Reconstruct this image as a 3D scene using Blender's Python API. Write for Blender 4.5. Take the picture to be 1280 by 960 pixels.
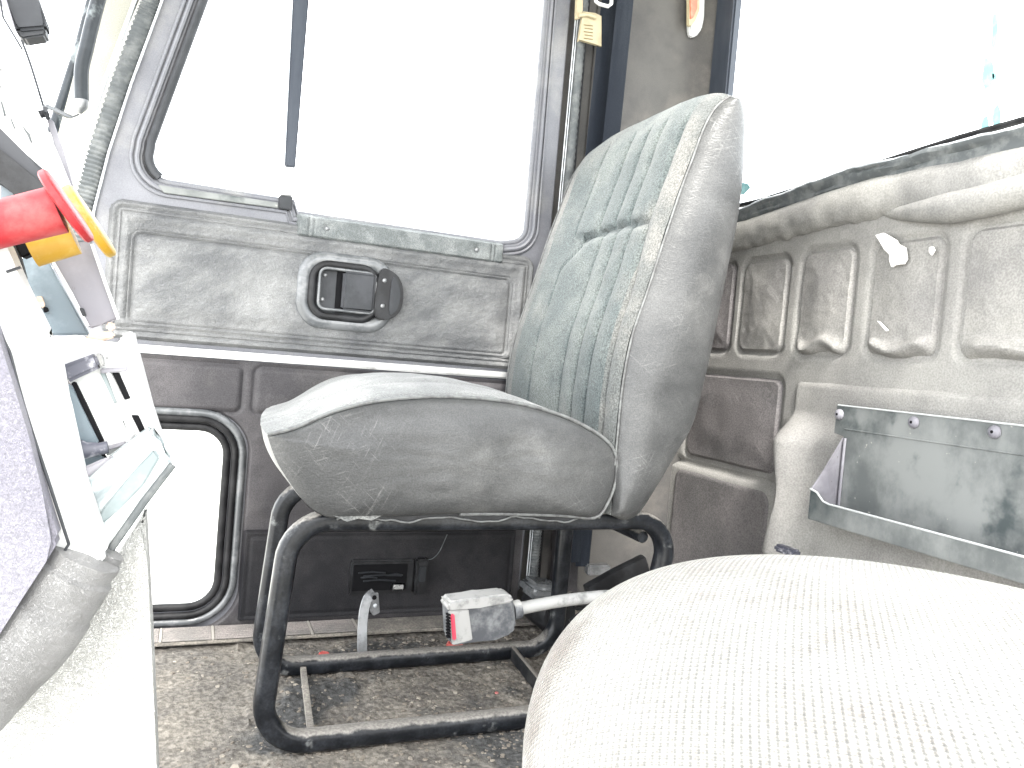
import bpy, bmesh, math, random
from mathutils import Vector, Matrix, noise
random.seed(7)
sc = bpy.context.scene
for o in list(bpy.data.objects): bpy.data.objects.remove(o)
col = sc.collection

# ------------------------------------------------------------------ camera, sky, sun, exposure
F, H = 970.0, 0.5025
Yc = Vector((-400, 64, -970)).normalized()
Xc = Vector((2407, -176, -970)); Xc = (Xc - Yc * Xc.dot(Yc)).normalized()
Zc = Xc.cross(Yc)
M3 = Matrix((Xc, Yc, Zc))                       # camera axes -> world
CAM = Vector((0, 0, H))
cd = bpy.data.cameras.new('camera'); cam = bpy.data.objects.new('camera', cd); col.objects.link(cam)
cd.sensor_width = 36; cd.lens = F / 1280 * 36; cd.clip_start = 0.01; cd.clip_end = 500
cam.matrix_world = Matrix.Translation(CAM) @ M3.to_4x4()
sc.camera = cam

SUN_EL, SUN_AZ = math.radians(50), math.radians(192)     # azimuth of the sun, clockwise from +Y
w = bpy.data.worlds.new('World'); sc.world = w; w.use_nodes = True
nt = w.node_tree; bg = nt.nodes['Background']; sky = nt.nodes.new('ShaderNodeTexSky')
sky.sky_type = 'NISHITA'; sky.sun_disc = False; sky.sun_elevation = SUN_EL; sky.sun_rotation = SUN_AZ
sky.dust_density = 4.0; sky.air_density = 0.7; sky.ozone_density = 1.0
mxs = nt.nodes.new('ShaderNodeMix'); mxs.data_type = 'RGBA'; mxs.inputs[0].default_value = .8      # thin bright overcast over the clear sky
mxs.inputs[7].default_value = (9.5, 9.7, 9.8, 1); nt.links.new(sky.outputs[0], mxs.inputs[6])
nt.links.new(mxs.outputs[2], bg.inputs[0]); bg.inputs[1].default_value = 0.15
sd_ = bpy.data.lights.new('sun', 'SUN'); sun = bpy.data.objects.new('sun', sd_); col.objects.link(sun)
sd_.energy = 2.0; sd_.angle = math.radians(14); sd_.color = (1, .97, .92)
sdir = Vector((math.sin(SUN_AZ) * math.cos(SUN_EL), math.cos(SUN_AZ) * math.cos(SUN_EL), math.sin(SUN_EL)))
sun.rotation_euler = sdir.to_track_quat('Z', 'Y').to_euler()
sc.view_settings.view_transform = 'Standard'; sc.view_settings.look = 'None'
sc.view_settings.exposure = 2.5; sc.view_settings.gamma = 1

# ------------------------------------------------------------------ helpers
def at(px, py, ax, v):
    "the point of the plane x|y|z = v that shows at a picture position"
    d = M3 @ Vector((px - 640, 480 - py, -F)); i = 'xyz'.index(ax)
    return CAM + d * ((v - CAM[i]) / d[i])
def atd(px, py, dist):
    d = (M3 @ Vector((px - 640, 480 - py, -F))); return CAM + d * (dist / F)

WLOC = {}
def tag(o, label=None, cat=None, group=None, kind=None):
    if label: o['label'] = label
    if cat: o['category'] = cat
    if group: o['group'] = group
    if kind: o['kind'] = kind
    return o
def empty(name, loc, label, cat, group=None):
    o = bpy.data.objects.new(name, None); o.location = loc; o.empty_display_size = .05
    col.objects.link(o); WLOC[o] = Vector(loc)
    return tag(o, label, cat, group)
def mesh(name, vs, fs, mat, parent=None, smooth=True, origin=None):
    org = WLOC[parent] if parent is not None else Vector(origin) if origin is not None else Vector((0, 0, 0))
    me = bpy.data.meshes.new(name)
    me.from_pydata([Vector(v) - org for v in vs], [], fs)
    bm = bmesh.new(); bm.from_mesh(me); bmesh.ops.recalc_face_normals(bm, faces=bm.faces[:]); bm.to_mesh(me); bm.free()
    if smooth:
        me.polygons.foreach_set('use_smooth', [True] * len(me.polygons))
        try: me.set_sharp_from_angle(angle=math.radians(40))
        except Exception: pass
    me.materials.append(mat)
    o = bpy.data.objects.new(name, me); col.objects.link(o)
    if parent is not None: o.parent = parent
    else: o.location = org
    WLOC[o] = org
    return o
def catmull(pts, n=8, closed=False):
    pts = [Vector(p) for p in pts]; out = []; N = len(pts)
    rng = range(N) if closed else range(N - 1)
    for i in rng:
        if closed: p0, p1, p2, p3 = pts[i - 1], pts[i], pts[(i + 1) % N], pts[(i + 2) % N]
        else: p0 = pts[max(i - 1, 0)]; p1 = pts[i]; p2 = pts[i + 1]; p3 = pts[min(i + 2, N - 1)]
        for k in range(n):
            t = k / n
            out.append(.5 * ((2 * p1) + (p2 - p0) * t + (2 * p0 - 5 * p1 + 4 * p2 - p3) * t * t + (3 * p1 - p0 - 3 * p2 + p3) * t ** 3))
    if not closed: out.append(pts[-1])
    return out
def tube(name, pts, r, mat, parent=None, closed=False, seg=12, flat=1.0, up=None, sq=2.0, origin=None):
    "sweep of a (super)ellipse, r across, r*flat along up"
    pts = [Vector(p) for p in pts]; N = len(pts); vs = []; fs = []; nrm = None
    for i, p in enumerate(pts):
        if closed: t = (pts[(i + 1) % N] - pts[i - 1])
        else: t = pts[min(i + 1, N - 1)] - pts[max(i - 1, 0)]
        t = t.normalized() if t.length > 1e-9 else Vector((0, 0, 1))
        if up is not None: nrm = Vector(up) - t * t.dot(Vector(up))
        elif nrm is None:
            a = Vector((0, 0, 1)) if abs(t.z) < .9 else Vector((1, 0, 0)); nrm = a - t * a.dot(t)
        else: nrm = nrm - t * nrm.dot(t)
        nrm = nrm.normalized(); b = t.cross(nrm)
        rr = r[i] if isinstance(r, (list, tuple)) else r
        for k in range(seg):
            a = 2 * math.pi * k / seg; c, s = math.cos(a), math.sin(a)
            c = math.copysign(abs(c) ** (2 / sq), c); s = math.copysign(abs(s) ** (2 / sq), s)
            vs.append(p + b * c * rr + nrm * s * rr * flat)
    L = N if closed else N - 1
    for i in range(L):
        for k in range(seg):
            a = i * seg + k; b_ = i * seg + (k + 1) % seg; j = ((i + 1) % N) * seg
            fs.append((a, b_, j + (k + 1) % seg, j + k))
    if not closed:
        fs.append(tuple(range(seg))); fs.append(tuple((N - 1) * seg + k for k in range(seg)))
    return mesh(name, vs, fs, mat, parent, True, origin)
def prism(name, poly, depth, mat, parent=None, bevel=.0015, origin=None, smooth=False):
    "closed outline of 3D points extruded along the vector depth, edges bevelled"
    poly = [Vector(p) for p in poly]; d = Vector(depth); n = len(poly)
    bm = bmesh.new(); a = [bm.verts.new(p) for p in poly]; b = [bm.verts.new(p + d) for p in poly]
    bm.faces.new(a); bm.faces.new(b[::-1])
    for i in range(n): bm.faces.new((a[i], b[i], b[(i + 1) % n], a[(i + 1) % n]))
    if bevel: bmesh.ops.bevel(bm, geom=bm.edges[:], offset=bevel, segments=2, affect='EDGES', clamp_overlap=True)
    me = bpy.data.meshes.new('t'); bm.to_mesh(me); bm.free()
    vs = [v.co.copy() for v in me.vertices]; fs = [tuple(p.vertices) for p in me.polygons]; bpy.data.meshes.remove(me)
    return mesh(name, vs, fs, mat, parent, smooth, origin)
def box(name, c, s, mat, parent=None, bevel=.002, rot=None, origin=None, seg=2):
    bm = bmesh.new(); bmesh.ops.create_cube(bm, size=1)
    bmesh.ops.scale(bm, vec=s, verts=bm.verts[:])
    if bevel: bmesh.ops.bevel(bm, geom=bm.edges[:], offset=bevel, segments=seg, affect='EDGES', clamp_overlap=True)
    R = rot.to_matrix() if rot is not None else Matrix.Identity(3)
    vs = [R @ v.co + Vector(c) for v in bm.verts]; bm.verts.index_update(); fs = [tuple(v.index for v in f.verts) for f in bm.faces]; bm.free()
    return mesh(name, vs, fs, mat, parent, True, origin)
def dome(name, c, n, r, h, mat, parent=None, seg=12, origin=None):
    "round screw or rivet head on a surface with normal n"
    n = Vector(n).normalized(); a = n.orthogonal().normalized(); b = n.cross(a); vs = []; fs = []
    c = Vector(c); R = 5
    for i in range(R):
        t = i / (R - 1) * math.pi / 2
        for k in range(seg):
            f = 2 * math.pi * k / seg
            vs.append(c + (a * math.cos(f) + b * math.sin(f)) * r * max(math.cos(t), .02) + n * h * math.sin(t))
    for i in range(R - 1):
        for k in range(seg): fs.append((i * seg + k, i * seg + (k + 1) % seg, (i + 1) * seg + (k + 1) % seg, (i + 1) * seg + k))
    fs.append(tuple((R - 1) * seg + k for k in range(seg)))
    return mesh(name, vs, fs, mat, parent, True, origin)
def ppoly(pts, ax, v): return [at(x, y, ax, v) for x, y in pts]
def rrpath(u0, v0, u1, v1, r, n=6):
    out = []
    for cx, cy, a0 in ((u1 - r, v1 - r, 0), (u0 + r, v1 - r, 90), (u0 + r, v0 + r, 180), (u1 - r, v0 + r, 270)):
        for k in range(n + 1):
            a = math.radians(a0 + 90 * k / n); out.append((cx + r * math.cos(a), cy + r * math.sin(a)))
    return out
def plate(name, outer, holes, place, thick, mat, parent=None, bevel=.002, origin=None):
    "flat sheet with holes; place(u, v, d) gives the world point, d = depth 0..thick"
    cu = bpy.data.curves.new('t', 'CURVE'); cu.dimensions = '2D'; cu.fill_mode = 'BOTH'
    cu.extrude = thick / 2 - bevel; cu.bevel_depth = bevel; cu.bevel_resolution = 2
    cu.offset = -bevel
    for pts in [outer] + holes:
        s = cu.splines.new('POLY'); s.points.add(len(pts) - 1); s.use_cyclic_u = True
        for p, q in zip(s.points, pts): p.co = (q[0], q[1], 0, 1)
    ob = bpy.data.objects.new('t', cu); col.objects.link(ob)
    dg = bpy.context.evaluated_depsgraph_get(); me = bpy.data.meshes.new_from_object(ob.evaluated_get(dg))
    vs = [place(v.co.x, v.co.y, v.co.z + thick / 2) for v in me.vertices]; fs = [tuple(p.vertices) for p in me.polygons]
    bpy.data.objects.remove(ob); bpy.data.curves.remove(cu); bpy.data.meshes.remove(me)
    o = mesh(name, vs, fs, mat, parent, True, origin)
    return o
def relief(name, place, u0, v0, u1, v1, step, h, mat, parent=None, origin=None, cut=-.004):
    "height field: place(u, v, h); cells whose height falls below cut are left out"
    nu = max(2, int(abs(u1 - u0) / step)); nv = max(2, int(abs(v1 - v0) / step)); vs = []; hs = []; fs = []
    for j in range(nv + 1):
        for i in range(nu + 1):
            u = u0 + (u1 - u0) * i / nu; v = v0 + (v1 - v0) * j / nv; k = h(u, v); hs.append(k); vs.append(place(u, v, k))
    idx = {}; V = []
    for j in range(nv):
        for i in range(nu):
            q = (j * (nu + 1) + i, j * (nu + 1) + i + 1, (j + 1) * (nu + 1) + i + 1, (j + 1) * (nu + 1) + i)
            if max(hs[k] for k in q) < cut: continue
            f = []
            for k in q:
                if k not in idx: idx[k] = len(V); V.append(vs[k])
                f.append(idx[k])
            fs.append(tuple(f))
    return mesh(name, V, fs, mat, parent, True, origin)
def sdr(u, v, u0, v0, u1, v1, r):
    "signed distance to a rounded rectangle, negative inside"
    dx = abs(u - (u0 + u1) / 2) - (abs(u1 - u0) / 2 - r); dy = abs(v - (v0 + v1) / 2) - (abs(v1 - v0) / 2 - r)
    return math.hypot(max(dx, 0), max(dy, 0)) + min(max(dx, dy), 0) - r
def sst(a, b, x):
    t = min(1, max(0, (x - a) / (b - a))); return t * t * (3 - 2 * t)
def ridge(d, wd): return math.exp(-(d / wd) ** 2)
def nz(x, y, z=0, s=1): return noise.noise(Vector((x * s, y * s, z * s)))

# ------------------------------------------------------------------ materials
def mat(name, c1, c2=None, scale=9, lo=.42, hi=.62, rough=.6, metal=0, stretch=(1, 1, 1), rot=(0, 0, 0), fine=.0, fscale=600,
        bump=0, bscale=300, bdist=.001, wrinkle=0, wscale=70, weave=0, wvs=500, wcol=.6, specks=None, sp_scale=60, sp_lo=.66, c3=None, s3=3, lo3=.5, hi3=.65,
        spec=.5, coat=0, emit=None, sheen=0, detail=8, top=None, scratch=None):
    m = bpy.data.materials.new(name); m.use_nodes = True; t = m.node_tree; N = t.nodes; L = t.links
    b = N['Principled BSDF']; b.inputs['Roughness'].default_value = rough; b.inputs['Metallic'].default_value = metal
    b.inputs['Specular IOR Level'].default_value = spec; b.inputs['Coat Weight'].default_value = coat
    b.inputs['Sheen Weight'].default_value = sheen
    tc = N.new('ShaderNodeTexCoord'); mp = N.new('ShaderNodeMapping'); L.new(tc.outputs['Object'], mp.inputs[0])
    mp.inputs['Scale'].default_value = stretch
    if any(rot):
        m0 = N.new('ShaderNodeMapping'); m0.inputs['Rotation'].default_value = rot; L.new(tc.outputs['Object'], m0.inputs[0]); L.new(m0.outputs[0], mp.inputs[0])
    def noi(s, vec, d=6, r=.6):
        n = N.new('ShaderNodeTexNoise'); n.inputs['Scale'].default_value = s; n.inputs['Detail'].default_value = d; n.inputs['Roughness'].default_value = r
        L.new(vec, n.inputs['Vector']); return n.outputs[0]
    def ramp(x, a, c):
        n = N.new('ShaderNodeMapRange'); n.interpolation_type = 'SMOOTHSTEP'; n.inputs[1].default_value = a; n.inputs[2].default_value = c; L.new(x, n.inputs[0]); return n.outputs[0]
    def mix(f, a, c, mode='MIX'):
        n = N.new('ShaderNodeMix'); n.data_type = 'RGBA'; n.blend_type = mode
        for k, x in ((0, f), (6, a), (7, c)):
            if isinstance(x, (int, float)): n.inputs[k].default_value = x
            elif isinstance(x, tuple): n.inputs[k].default_value = (*x[:3], 1)
            else: L.new(x, n.inputs[k])
        return n.outputs[2]
    def math_(op, a, c=0.0):
        n = N.new('ShaderNodeMath'); n.operation = op
        for k, x in ((0, a), (1, c)):
            if isinstance(x, (int, float)): n.inputs[k].default_value = x
            else: L.new(x, n.inputs[k])
        return n.outputs[0]
    V = mp.outputs[0]; O = tc.outputs['Object']
    c = c1
    if c2 is not None: c = mix(ramp(noi(scale, V, detail, .65), lo, hi), c1, c2)
    if c3 is not None:
        mm = N.new('ShaderNodeMapping'); L.new(O, mm.inputs[0]); mm.inputs['Location'].default_value = (3.1, 1.7, 5.2)
        c = mix(ramp(noi(s3, mm.outputs[0], 5, .6), lo3, hi3), c, c3)
    if specks is not None: c = mix(ramp(noi(sp_scale, O, 3, .7), sp_lo, sp_lo + .04), c, specks)
    if scratch is not None:
        for k, ro in enumerate(((0, .35, 0), (0, -.75, .3), (0, 1.15, 0))):
            m0 = N.new('ShaderNodeMapping'); L.new(O, m0.inputs[0]); m0.inputs['Rotation'].default_value = ro
            mm = N.new('ShaderNodeMapping'); L.new(m0.outputs[0], mm.inputs[0]); mm.inputs['Scale'].default_value = (8, 8, 190)
            f = ramp(noi(1.7, mm.outputs[0], 6, .75), .56, .68); c = mix(math_('MULTIPLY', math_('MULTIPLY', f, ramp(noi(9, O, 4), .45, .65)), .6), c, scratch)
    if top is not None:                              # dust that settles on surfaces facing up
        g = N.new('ShaderNodeNewGeometry'); s = N.new('ShaderNodeSeparateXYZ'); L.new(g.outputs['Normal'], s.inputs[0])
        f = math_('ADD', s.outputs[2], math_('MULTIPLY', math_('SUBTRACT', noi(60, O, 6), .5), 1.2))
        c = mix(ramp(f, .45, .85), c, top)
    if fine:
        f = noi(fscale, O, 2, .5)
        c = mix(fine, c, mix(ramp(f, .3, .7), (.25, .25, .25), (1.6, 1.6, 1.6)), 'MULTIPLY')
    hs = []
    if weave:
        s1 = N.new('ShaderNodeVectorMath'); s1.operation = 'SCALE'; L.new(O, s1.inputs[0]); s1.inputs[3].default_value = wvs
        sp = N.new('ShaderNodeSeparateXYZ'); L.new(s1.outputs[0], sp.inputs[0])
        a = math_('SINE', math_('ADD', sp.outputs[0], math_('MULTIPLY', sp.outputs[2], .9))); bb = math_('SINE', math_('ADD', sp.outputs[1], math_('MULTIPLY', sp.outputs[2], .35)))
        wv = math_('MULTIPLY', a, bb); hs.append((wv, weave))
        c = mix(wcol, c, mix(ramp(wv, -.9, .9), (.5, .5, .5), (1.35, 1.35, 1.35)), 'MULTIPLY')
    if bump: hs.append((noi(bscale, O, 4, .6), bump))
    if wrinkle:
        vo = N.new('ShaderNodeTexVoronoi'); vo.feature = 'DISTANCE_TO_EDGE'; vo.inputs['Scale'].default_value = wscale
        nn = N.new('ShaderNodeTexNoise'); nn.inputs['Scale'].default_value = wscale * .5; nn.inputs['Detail'].default_value = 3; L.new(V, nn.inputs['Vector'])
        mx = N.new('ShaderNodeVectorMath'); mx.operation = 'MULTIPLY_ADD'; L.new(nn.outputs[1], mx.inputs[0]); mx.inputs[1].default_value = (.03, .03, .03); L.new(V, mx.inputs[2])
        L.new(mx.outputs[0], vo.inputs['Vector']); hs.append((ramp(vo.outputs['Distance'], 0, .25), wrinkle))
    if hs:
        tot = None
        for x, k in hs:
            y = math_('MULTIPLY', x, k); tot = y if tot is None else math_('ADD', tot, y)
        bp = N.new('ShaderNodeBump'); bp.inputs['Strength'].default_value = 1; bp.inputs['Distance'].default_value = bdist
        L.new(tot, bp.inputs['Height']); L.new(bp.outputs[0], b.inputs['Normal'])
    if isinstance(c, tuple): b.inputs['Base Color'].default_value = (*c[:3], 1)
    else: L.new(c, b.inputs['Base Color'])
    return m

m_seatside = mat('seat_vinyl', (.034, .035, .036), (.070, .071, .071), scale=7, lo=.3, hi=.72, rough=.40, bump=.6, bscale=130, wrinkle=.2, wscale=120, bdist=.0005, stretch=(.6, 1, 1.3),
                 c3=(.13, .13, .127), s3=9, lo3=.5, hi3=.9, scratch=(.2, .2, .195), fine=.3, fscale=600, detail=12, spec=.4)
m_seattop = mat('seat_fabric_dusty', (.085, .088, .086), (.17, .172, .165), scale=9, rough=.9, fine=.5, fscale=420, bump=1, bscale=420, bdist=.0014, sheen=.2)
m_backfab = mat('backrest_fabric', (.060, .072, .073), (.10, .112, .108), scale=6, rough=.92, fine=.6, fscale=420, bump=1, bscale=420, bdist=.0012,
                c3=(.15, .15, .14), s3=4.5, lo3=.5, hi3=.72, sheen=.15, spec=0.15)
m_bolster = mat('bolster_fabric', (.085, .09, .088), (.14, .138, .13), scale=8, rough=.92, fine=.5, fscale=420, bump=1, bscale=420, bdist=.0012, sheen=.15, spec=0.15)
m_piping = mat('piping', (.12, .125, .123), (.07, .07, .07), scale=90, rough=.6)
m_stitch = mat('seam_thread', (.05, .055, .055), rough=.9)
m_tube = mat('black_tube_paint', (.006, .007, .009), (.018, .020, .024), scale=30, rough=.3, bump=.5, bscale=120, bdist=.0006, c3=(.13, .135, .135), s3=26, lo3=.6, hi3=.72, fine=.4, fscale=300, top=(.19, .18, .165), spec=.3)
m_bar = mat('black_steel_bar', (.008, .009, .011), (.03, .03, .03), scale=40, rough=.5, bump=.5, bscale=150, bdist=.0006, top=(.15, .14, .125), spec=.2)
m_doorpaint = mat('door_paint', (.118, .121, .135), (.15, .153, .168), scale=5, rough=.4, bump=.2, bscale=300, bdist=.0004, fine=.15, c3=(.2, .2, .2), s3=9, lo3=.5, hi3=.75, spec=.35)
m_doorplastic = mat('door_liner_dark', (.042, .040, .043), (.068, .064, .067), scale=6, rough=.5, bump=.7, bscale=600, bdist=.0005, fine=.35, fscale=700, c3=(.085, .08, .079), s3=7, lo3=.5, hi3=.8, spec=.25)
m_pocket = mat('door_pocket_black', (.014, .014, .016), (.026, .025, .027), scale=7, rough=.5, bump=.6, bscale=500, bdist=.0005, fine=.35, fscale=600, spec=.2)
m_doorvinyl = mat('door_vinyl', (.085, .088, .092), (.165, .168, .168), scale=8, lo=.35, hi=.68, rough=.40, wrinkle=.3, wscale=150, bump=1.2, bscale=60, bdist=.0016, stretch=(1, 1, 2.2), rot=(0, .5, 0), fine=.25, fscale=700,
                  c3=(.25, .252, .248), s3=6, lo3=.45, hi3=.85, spec=.4)
m_cover = mat('door_cover_vinyl', (.085, .095, .096), (.16, .17, .17), scale=16, rough=.65, bump=1, bscale=200, bdist=.0012, fine=.45, c3=(.24, .25, .245), s3=14, lo3=.55, hi3=.8)
m_rear = mat('rear_wall_vinyl', (.265, .26, .245), (.205, .20, .192), scale=4, rough=.72, bump=.7, bscale=300, bdist=.0007, fine=.22, fscale=380, wrinkle=.25, wscale=200, spec=.3)
m_rearpad = mat('rear_pad_vinyl', (.245, .239, .226), (.185, .18, .175), scale=4, rough=.7, bump=.7, bscale=300, bdist=.0007, fine=.25, fscale=380, wrinkle=.25, wscale=200, c3=(.30, .292, .27), s3=4, lo3=.5, hi3=.8, spec=.3)
m_rearpadred = mat('rear_pad_reddish', (.155, .145, .145), (.12, .115, .115), scale=6, rough=.7, bump=.8, bscale=300, bdist=.0008, fine=.35, fscale=380, wrinkle=.3, wscale=200, spec=.25)
m_roll = mat('rear_sill_vinyl', (.255, .25, .235), (.185, .182, .175), scale=6, rough=.7, bump=.8, bscale=300, bdist=.0008, fine=.22, fscale=380)
m_cornerwall = mat('corner_wall', (.080, .077, .073), (.058, .056, .055), scale=5, rough=.7, bump=.3, bscale=500, bdist=.0005, fine=.15, c3=(.115, .107, .098), s3=6, lo3=.5, hi3=.7, spec=.3)
m_jamb = mat('slate_trim', (.024, .030, .042), (.04, .047, .06), scale=14, rough=.45, stretch=(1, 1, .15), spec=.3)
m_rubber = mat('black_rubber', (.008, .008, .009), (.02, .02, .021), scale=30, rough=.5, spec=.2)
m_ribrub = mat('grey_rubber', (.075, .082, .085), (.13, .137, .137), scale=40, rough=.7, spec=0.25)
m_lighttrim = mat('pale_trim', (.5, .52, .54), (.34, .36, .38), scale=50, rough=.4)
m_chrome = mat('worn_trim_strip', (.5, .5, .49), (.3, .29, .28), scale=40, lo=.5, hi=.75, rough=.3, metal=.3)
m_glass_s = mat('steel', (.25, .255, .26), (.15, .155, .16), scale=40, rough=.42, metal=.6, bump=.3, bscale=200, bdist=.0004)
m_bin = mat('bin_steel', (.085, .092, .092), (.18, .188, .184), scale=6, lo=.38, hi=.62, rough=.55, metal=0, stretch=(1, 1.3, 1), detail=15, c3=(.04, .05, .052), s3=9, lo3=.54, hi3=.68, bump=.2, bscale=90, bdist=.0005, specks=(.26, .26, .24), sp_scale=50, sp_lo=.68, spec=.3)
m_binedge = mat('bin_bright_edge', (.45, .47, .47), rough=.4, metal=.2)
m_floor = mat('dirty_floor', (.105, .097, .088), (.175, .16, .138), scale=9, lo=.36, hi=.64, rough=.95, c3=(.062, .062, .061), s3=3.6, lo3=.52, hi3=.60, specks=(.24, .22, .195), sp_scale=100, sp_lo=.67, bump=1, bscale=60, bdist=.006, fine=.45, fscale=150, spec=.12)
m_stone = mat('grit', (.17, .15, .125), (.09, .08, .072), scale=60, rough=.95, bump=.5, bscale=400, bdist=.001, spec=.2)
m_stonew = mat('pale_grit', (.27, .245, .205), (.19, .17, .145), scale=60, rough=.95, spec=.2)
m_sill = mat('sill_plastic', (.2, .178, .165), (.14, .13, .12), scale=14, rough=.7, fine=.4)
m_sillgap = mat('sill_joint', (.3, .28, .25), rough=.8)
m_sillbase = mat('sill_dirty', (.15, .138, .122), (.24, .22, .188), scale=18, rough=.9, bump=.8, bscale=120, bdist=.002, fine=.4, fscale=300)
m_belt = mat('belt_webbing', (.009, .012, .018), (.02, .024, .031), scale=14, rough=.75, stretch=(1, 1, .12), bump=.6, bscale=600, bdist=.0005, fine=.4, fscale=900, spec=.15)
m_beige = mat('beige_plastic', (.33, .285, .185), (.28, .24, .15), scale=40, rough=.5)
m_beigetxt = mat('beige_embossed', (.17, .13, .06), rough=.6)
m_orange = mat('orange_reflector', (.42, .08, .03), (.5, .16, .09), scale=30, rough=.3)
m_white = mat('white_paint', (.5, .505, .50), (.40, .41, .41), scale=10, lo=.45, hi=.7, rough=.5, bump=.2, bscale=200, bdist=.0004, specks=(.16, .16, .16), sp_scale=45, sp_lo=.70)
m_whitevinyl = mat('pale_vinyl', (.46, .46, .445), (.36, .36, .35), scale=5, rough=.6, wrinkle=1, wscale=330, bdist=.0009)
m_cream = mat('cream_paint', (.22, .218, .185), (.30, .295, .25), scale=7, rough=.6, fine=.2, bump=.3, bscale=300, bdist=.0005)
m_padgrey = mat('dash_pad_vinyl', (.26, .26, .26), (.18, .18, .18), scale=10, rough=.45, wrinkle=1, wscale=480, bdist=.0008)
m_purple = mat('lavender_panel', (.19, .185, .225), (.225, .22, .255), scale=9, rough=.5, wrinkle=.6, wscale=520, bump=.6, bscale=700, bdist=.0007, fine=.2, fscale=900)
m_dashmetal = mat('dash_streaky_metal', (.5, .54, .54), (.16, .19, .2), scale=7, lo=.45, hi=.6, rough=.45, stretch=(1, 1, 5), rot=(0, .85, 0), detail=10)
m_dashgrey = mat('dash_grey_strip', (.13, .16, .165), (.2, .23, .235), scale=30, rough=.5)
m_steelblue = mat('dash_blue_grey_plate', (.11, .14, .16), (.21, .25, .28), scale=18, rough=.45, c3=(.06, .075, .09), s3=26, lo3=.55, hi3=.7, bump=.4, bscale=90, bdist=.0006)
m_lavsteel = mat('dash_lavender_plate', (.15, .146, .165), (.21, .205, .225), scale=14, rough=.5, specks=(.08, .078, .075), sp_scale=120, sp_lo=.68, bump=.4, bscale=90, bdist=.0006)
m_red = mat('red_plastic', (.22, .008, .012), (.27, .05, .05), scale=26, lo=.5, hi=.72, rough=.45, c3=(.36, .2, .18), s3=24, lo3=.54, hi3=.68, bump=.4, bscale=90, bdist=.0006, spec=.3)
m_yellow = mat('yellow_plastic', (.30, .17, .012), (.34, .22, .04), scale=20, rough=.45, c3=(.36, .31, .16), s3=30, lo3=.54, hi3=.68, spec=.3)
m_dark = mat('charcoal_plastic', (.010, .010, .011), (.022, .023, .025), scale=22, rough=.45, bump=.4, bscale=500, bdist=.0004, spec=.25)
m_darkgrey = mat('dark_grey_plastic', (.022, .024, .027), (.038, .04, .045), scale=14, rough=.45, spec=.25)
m_black = mat('black_recess', (.008, .008, .009), rough=.7, spec=0.05)
m_dusty = mat('dusty_black_plastic', (.05, .052, .07), (.35, .35, .38), scale=60, lo=.5, hi=.68, rough=.5)
m_wood = mat('tan_wood', (.45, .33, .26), (.6, .47, .38), scale=60, stretch=(1, 1, 4), rough=.8)
m_visor = mat('grey_visor', (.028, .03, .034), (.045, .048, .053), scale=12, rough=.6, specks=(.1, .1, .1), sp_scale=60, sp_lo=.72, spec=.2)
m_buckle = mat('dusty_buckle', (.035, .038, .045), (.13, .135, .14), scale=40, lo=.4, hi=.65, rough=.5, top=(.27, .27, .26))
m_sleeve = mat('buckle_sleeve', (.25, .25, .245), (.13, .13, .13), scale=50, lo=.5, hi=.7, rough=.6, specks=(.04, .04, .04), sp_scale=90, sp_lo=.70, spec=.3)
m_redbutton = mat('red_button', (.4, .03, .06), rough=.4)
m_redscrap = mat('red_scrap', (.38, .06, .05), (.5, .2, .18), scale=60, rough=.7)
m_driver = mat('driver_fabric', (.29, .282, .26), (.36, .352, .33), scale=8, rough=.95, weave=.9, wvs=1500, wcol=.5, bump=.7, bscale=420, bdist=.0018, sheen=.1, c3=(.18, .155, .138), s3=10, lo3=.5, hi3=.7, fine=.25, fscale=500)
m_ground = mat('pale_concrete', (.55, .54, .5), (.62, .61, .57), scale=.6, rough=.9)
m_bezel = mat('bezel_grey', (.075, .08, .085), (.14, .145, .15), scale=30, rough=.22, spec=.6)
m_handle = mat('worn_black_tube', (.008, .011, .014), (.016, .02, .024), scale=30, rough=.3, c3=(.11, .125, .13), s3=16, lo3=.52, hi3=.62, spec=.3)
m_teal = mat('teal_streak', (.17, .34, .35), (.24, .44, .44), scale=60, rough=.6)
m_flake = mat('white_filler', (.8, .79, .76), rough=.8)
def glassmat():
    m = bpy.data.materials.new('window_glass'); m.use_nodes = True; t = m.node_tree; t.nodes.clear()
    o = t.nodes.new('ShaderNodeOutputMaterial'); mx = t.nodes.new('ShaderNodeMixShader'); tr = t.nodes.new('ShaderNodeBsdfTransparent'); gl = t.nodes.new('ShaderNodeBsdfGlossy')
    gl.inputs['Roughness'].default_value = .02; tr.inputs[0].default_value = (.97, .985, .98, 1)
    mx.inputs[0].default_value = .04; t.links.new(tr.outputs[0], mx.inputs[1]); t.links.new(gl.outputs[0], mx.inputs[2]); t.links.new(mx.outputs[0], o.inputs[0])
    return m
m_glass = glassmat()

# ------------------------------------------------------------------ the ground outside
tag(mesh('ground', [(-60, -60, -1.15), (60, -60, -1.15), (60, 60, -1.15), (-60, 60, -1.15)], [(0, 1, 2, 3)], m_ground, None, False), kind='structure')

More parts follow.
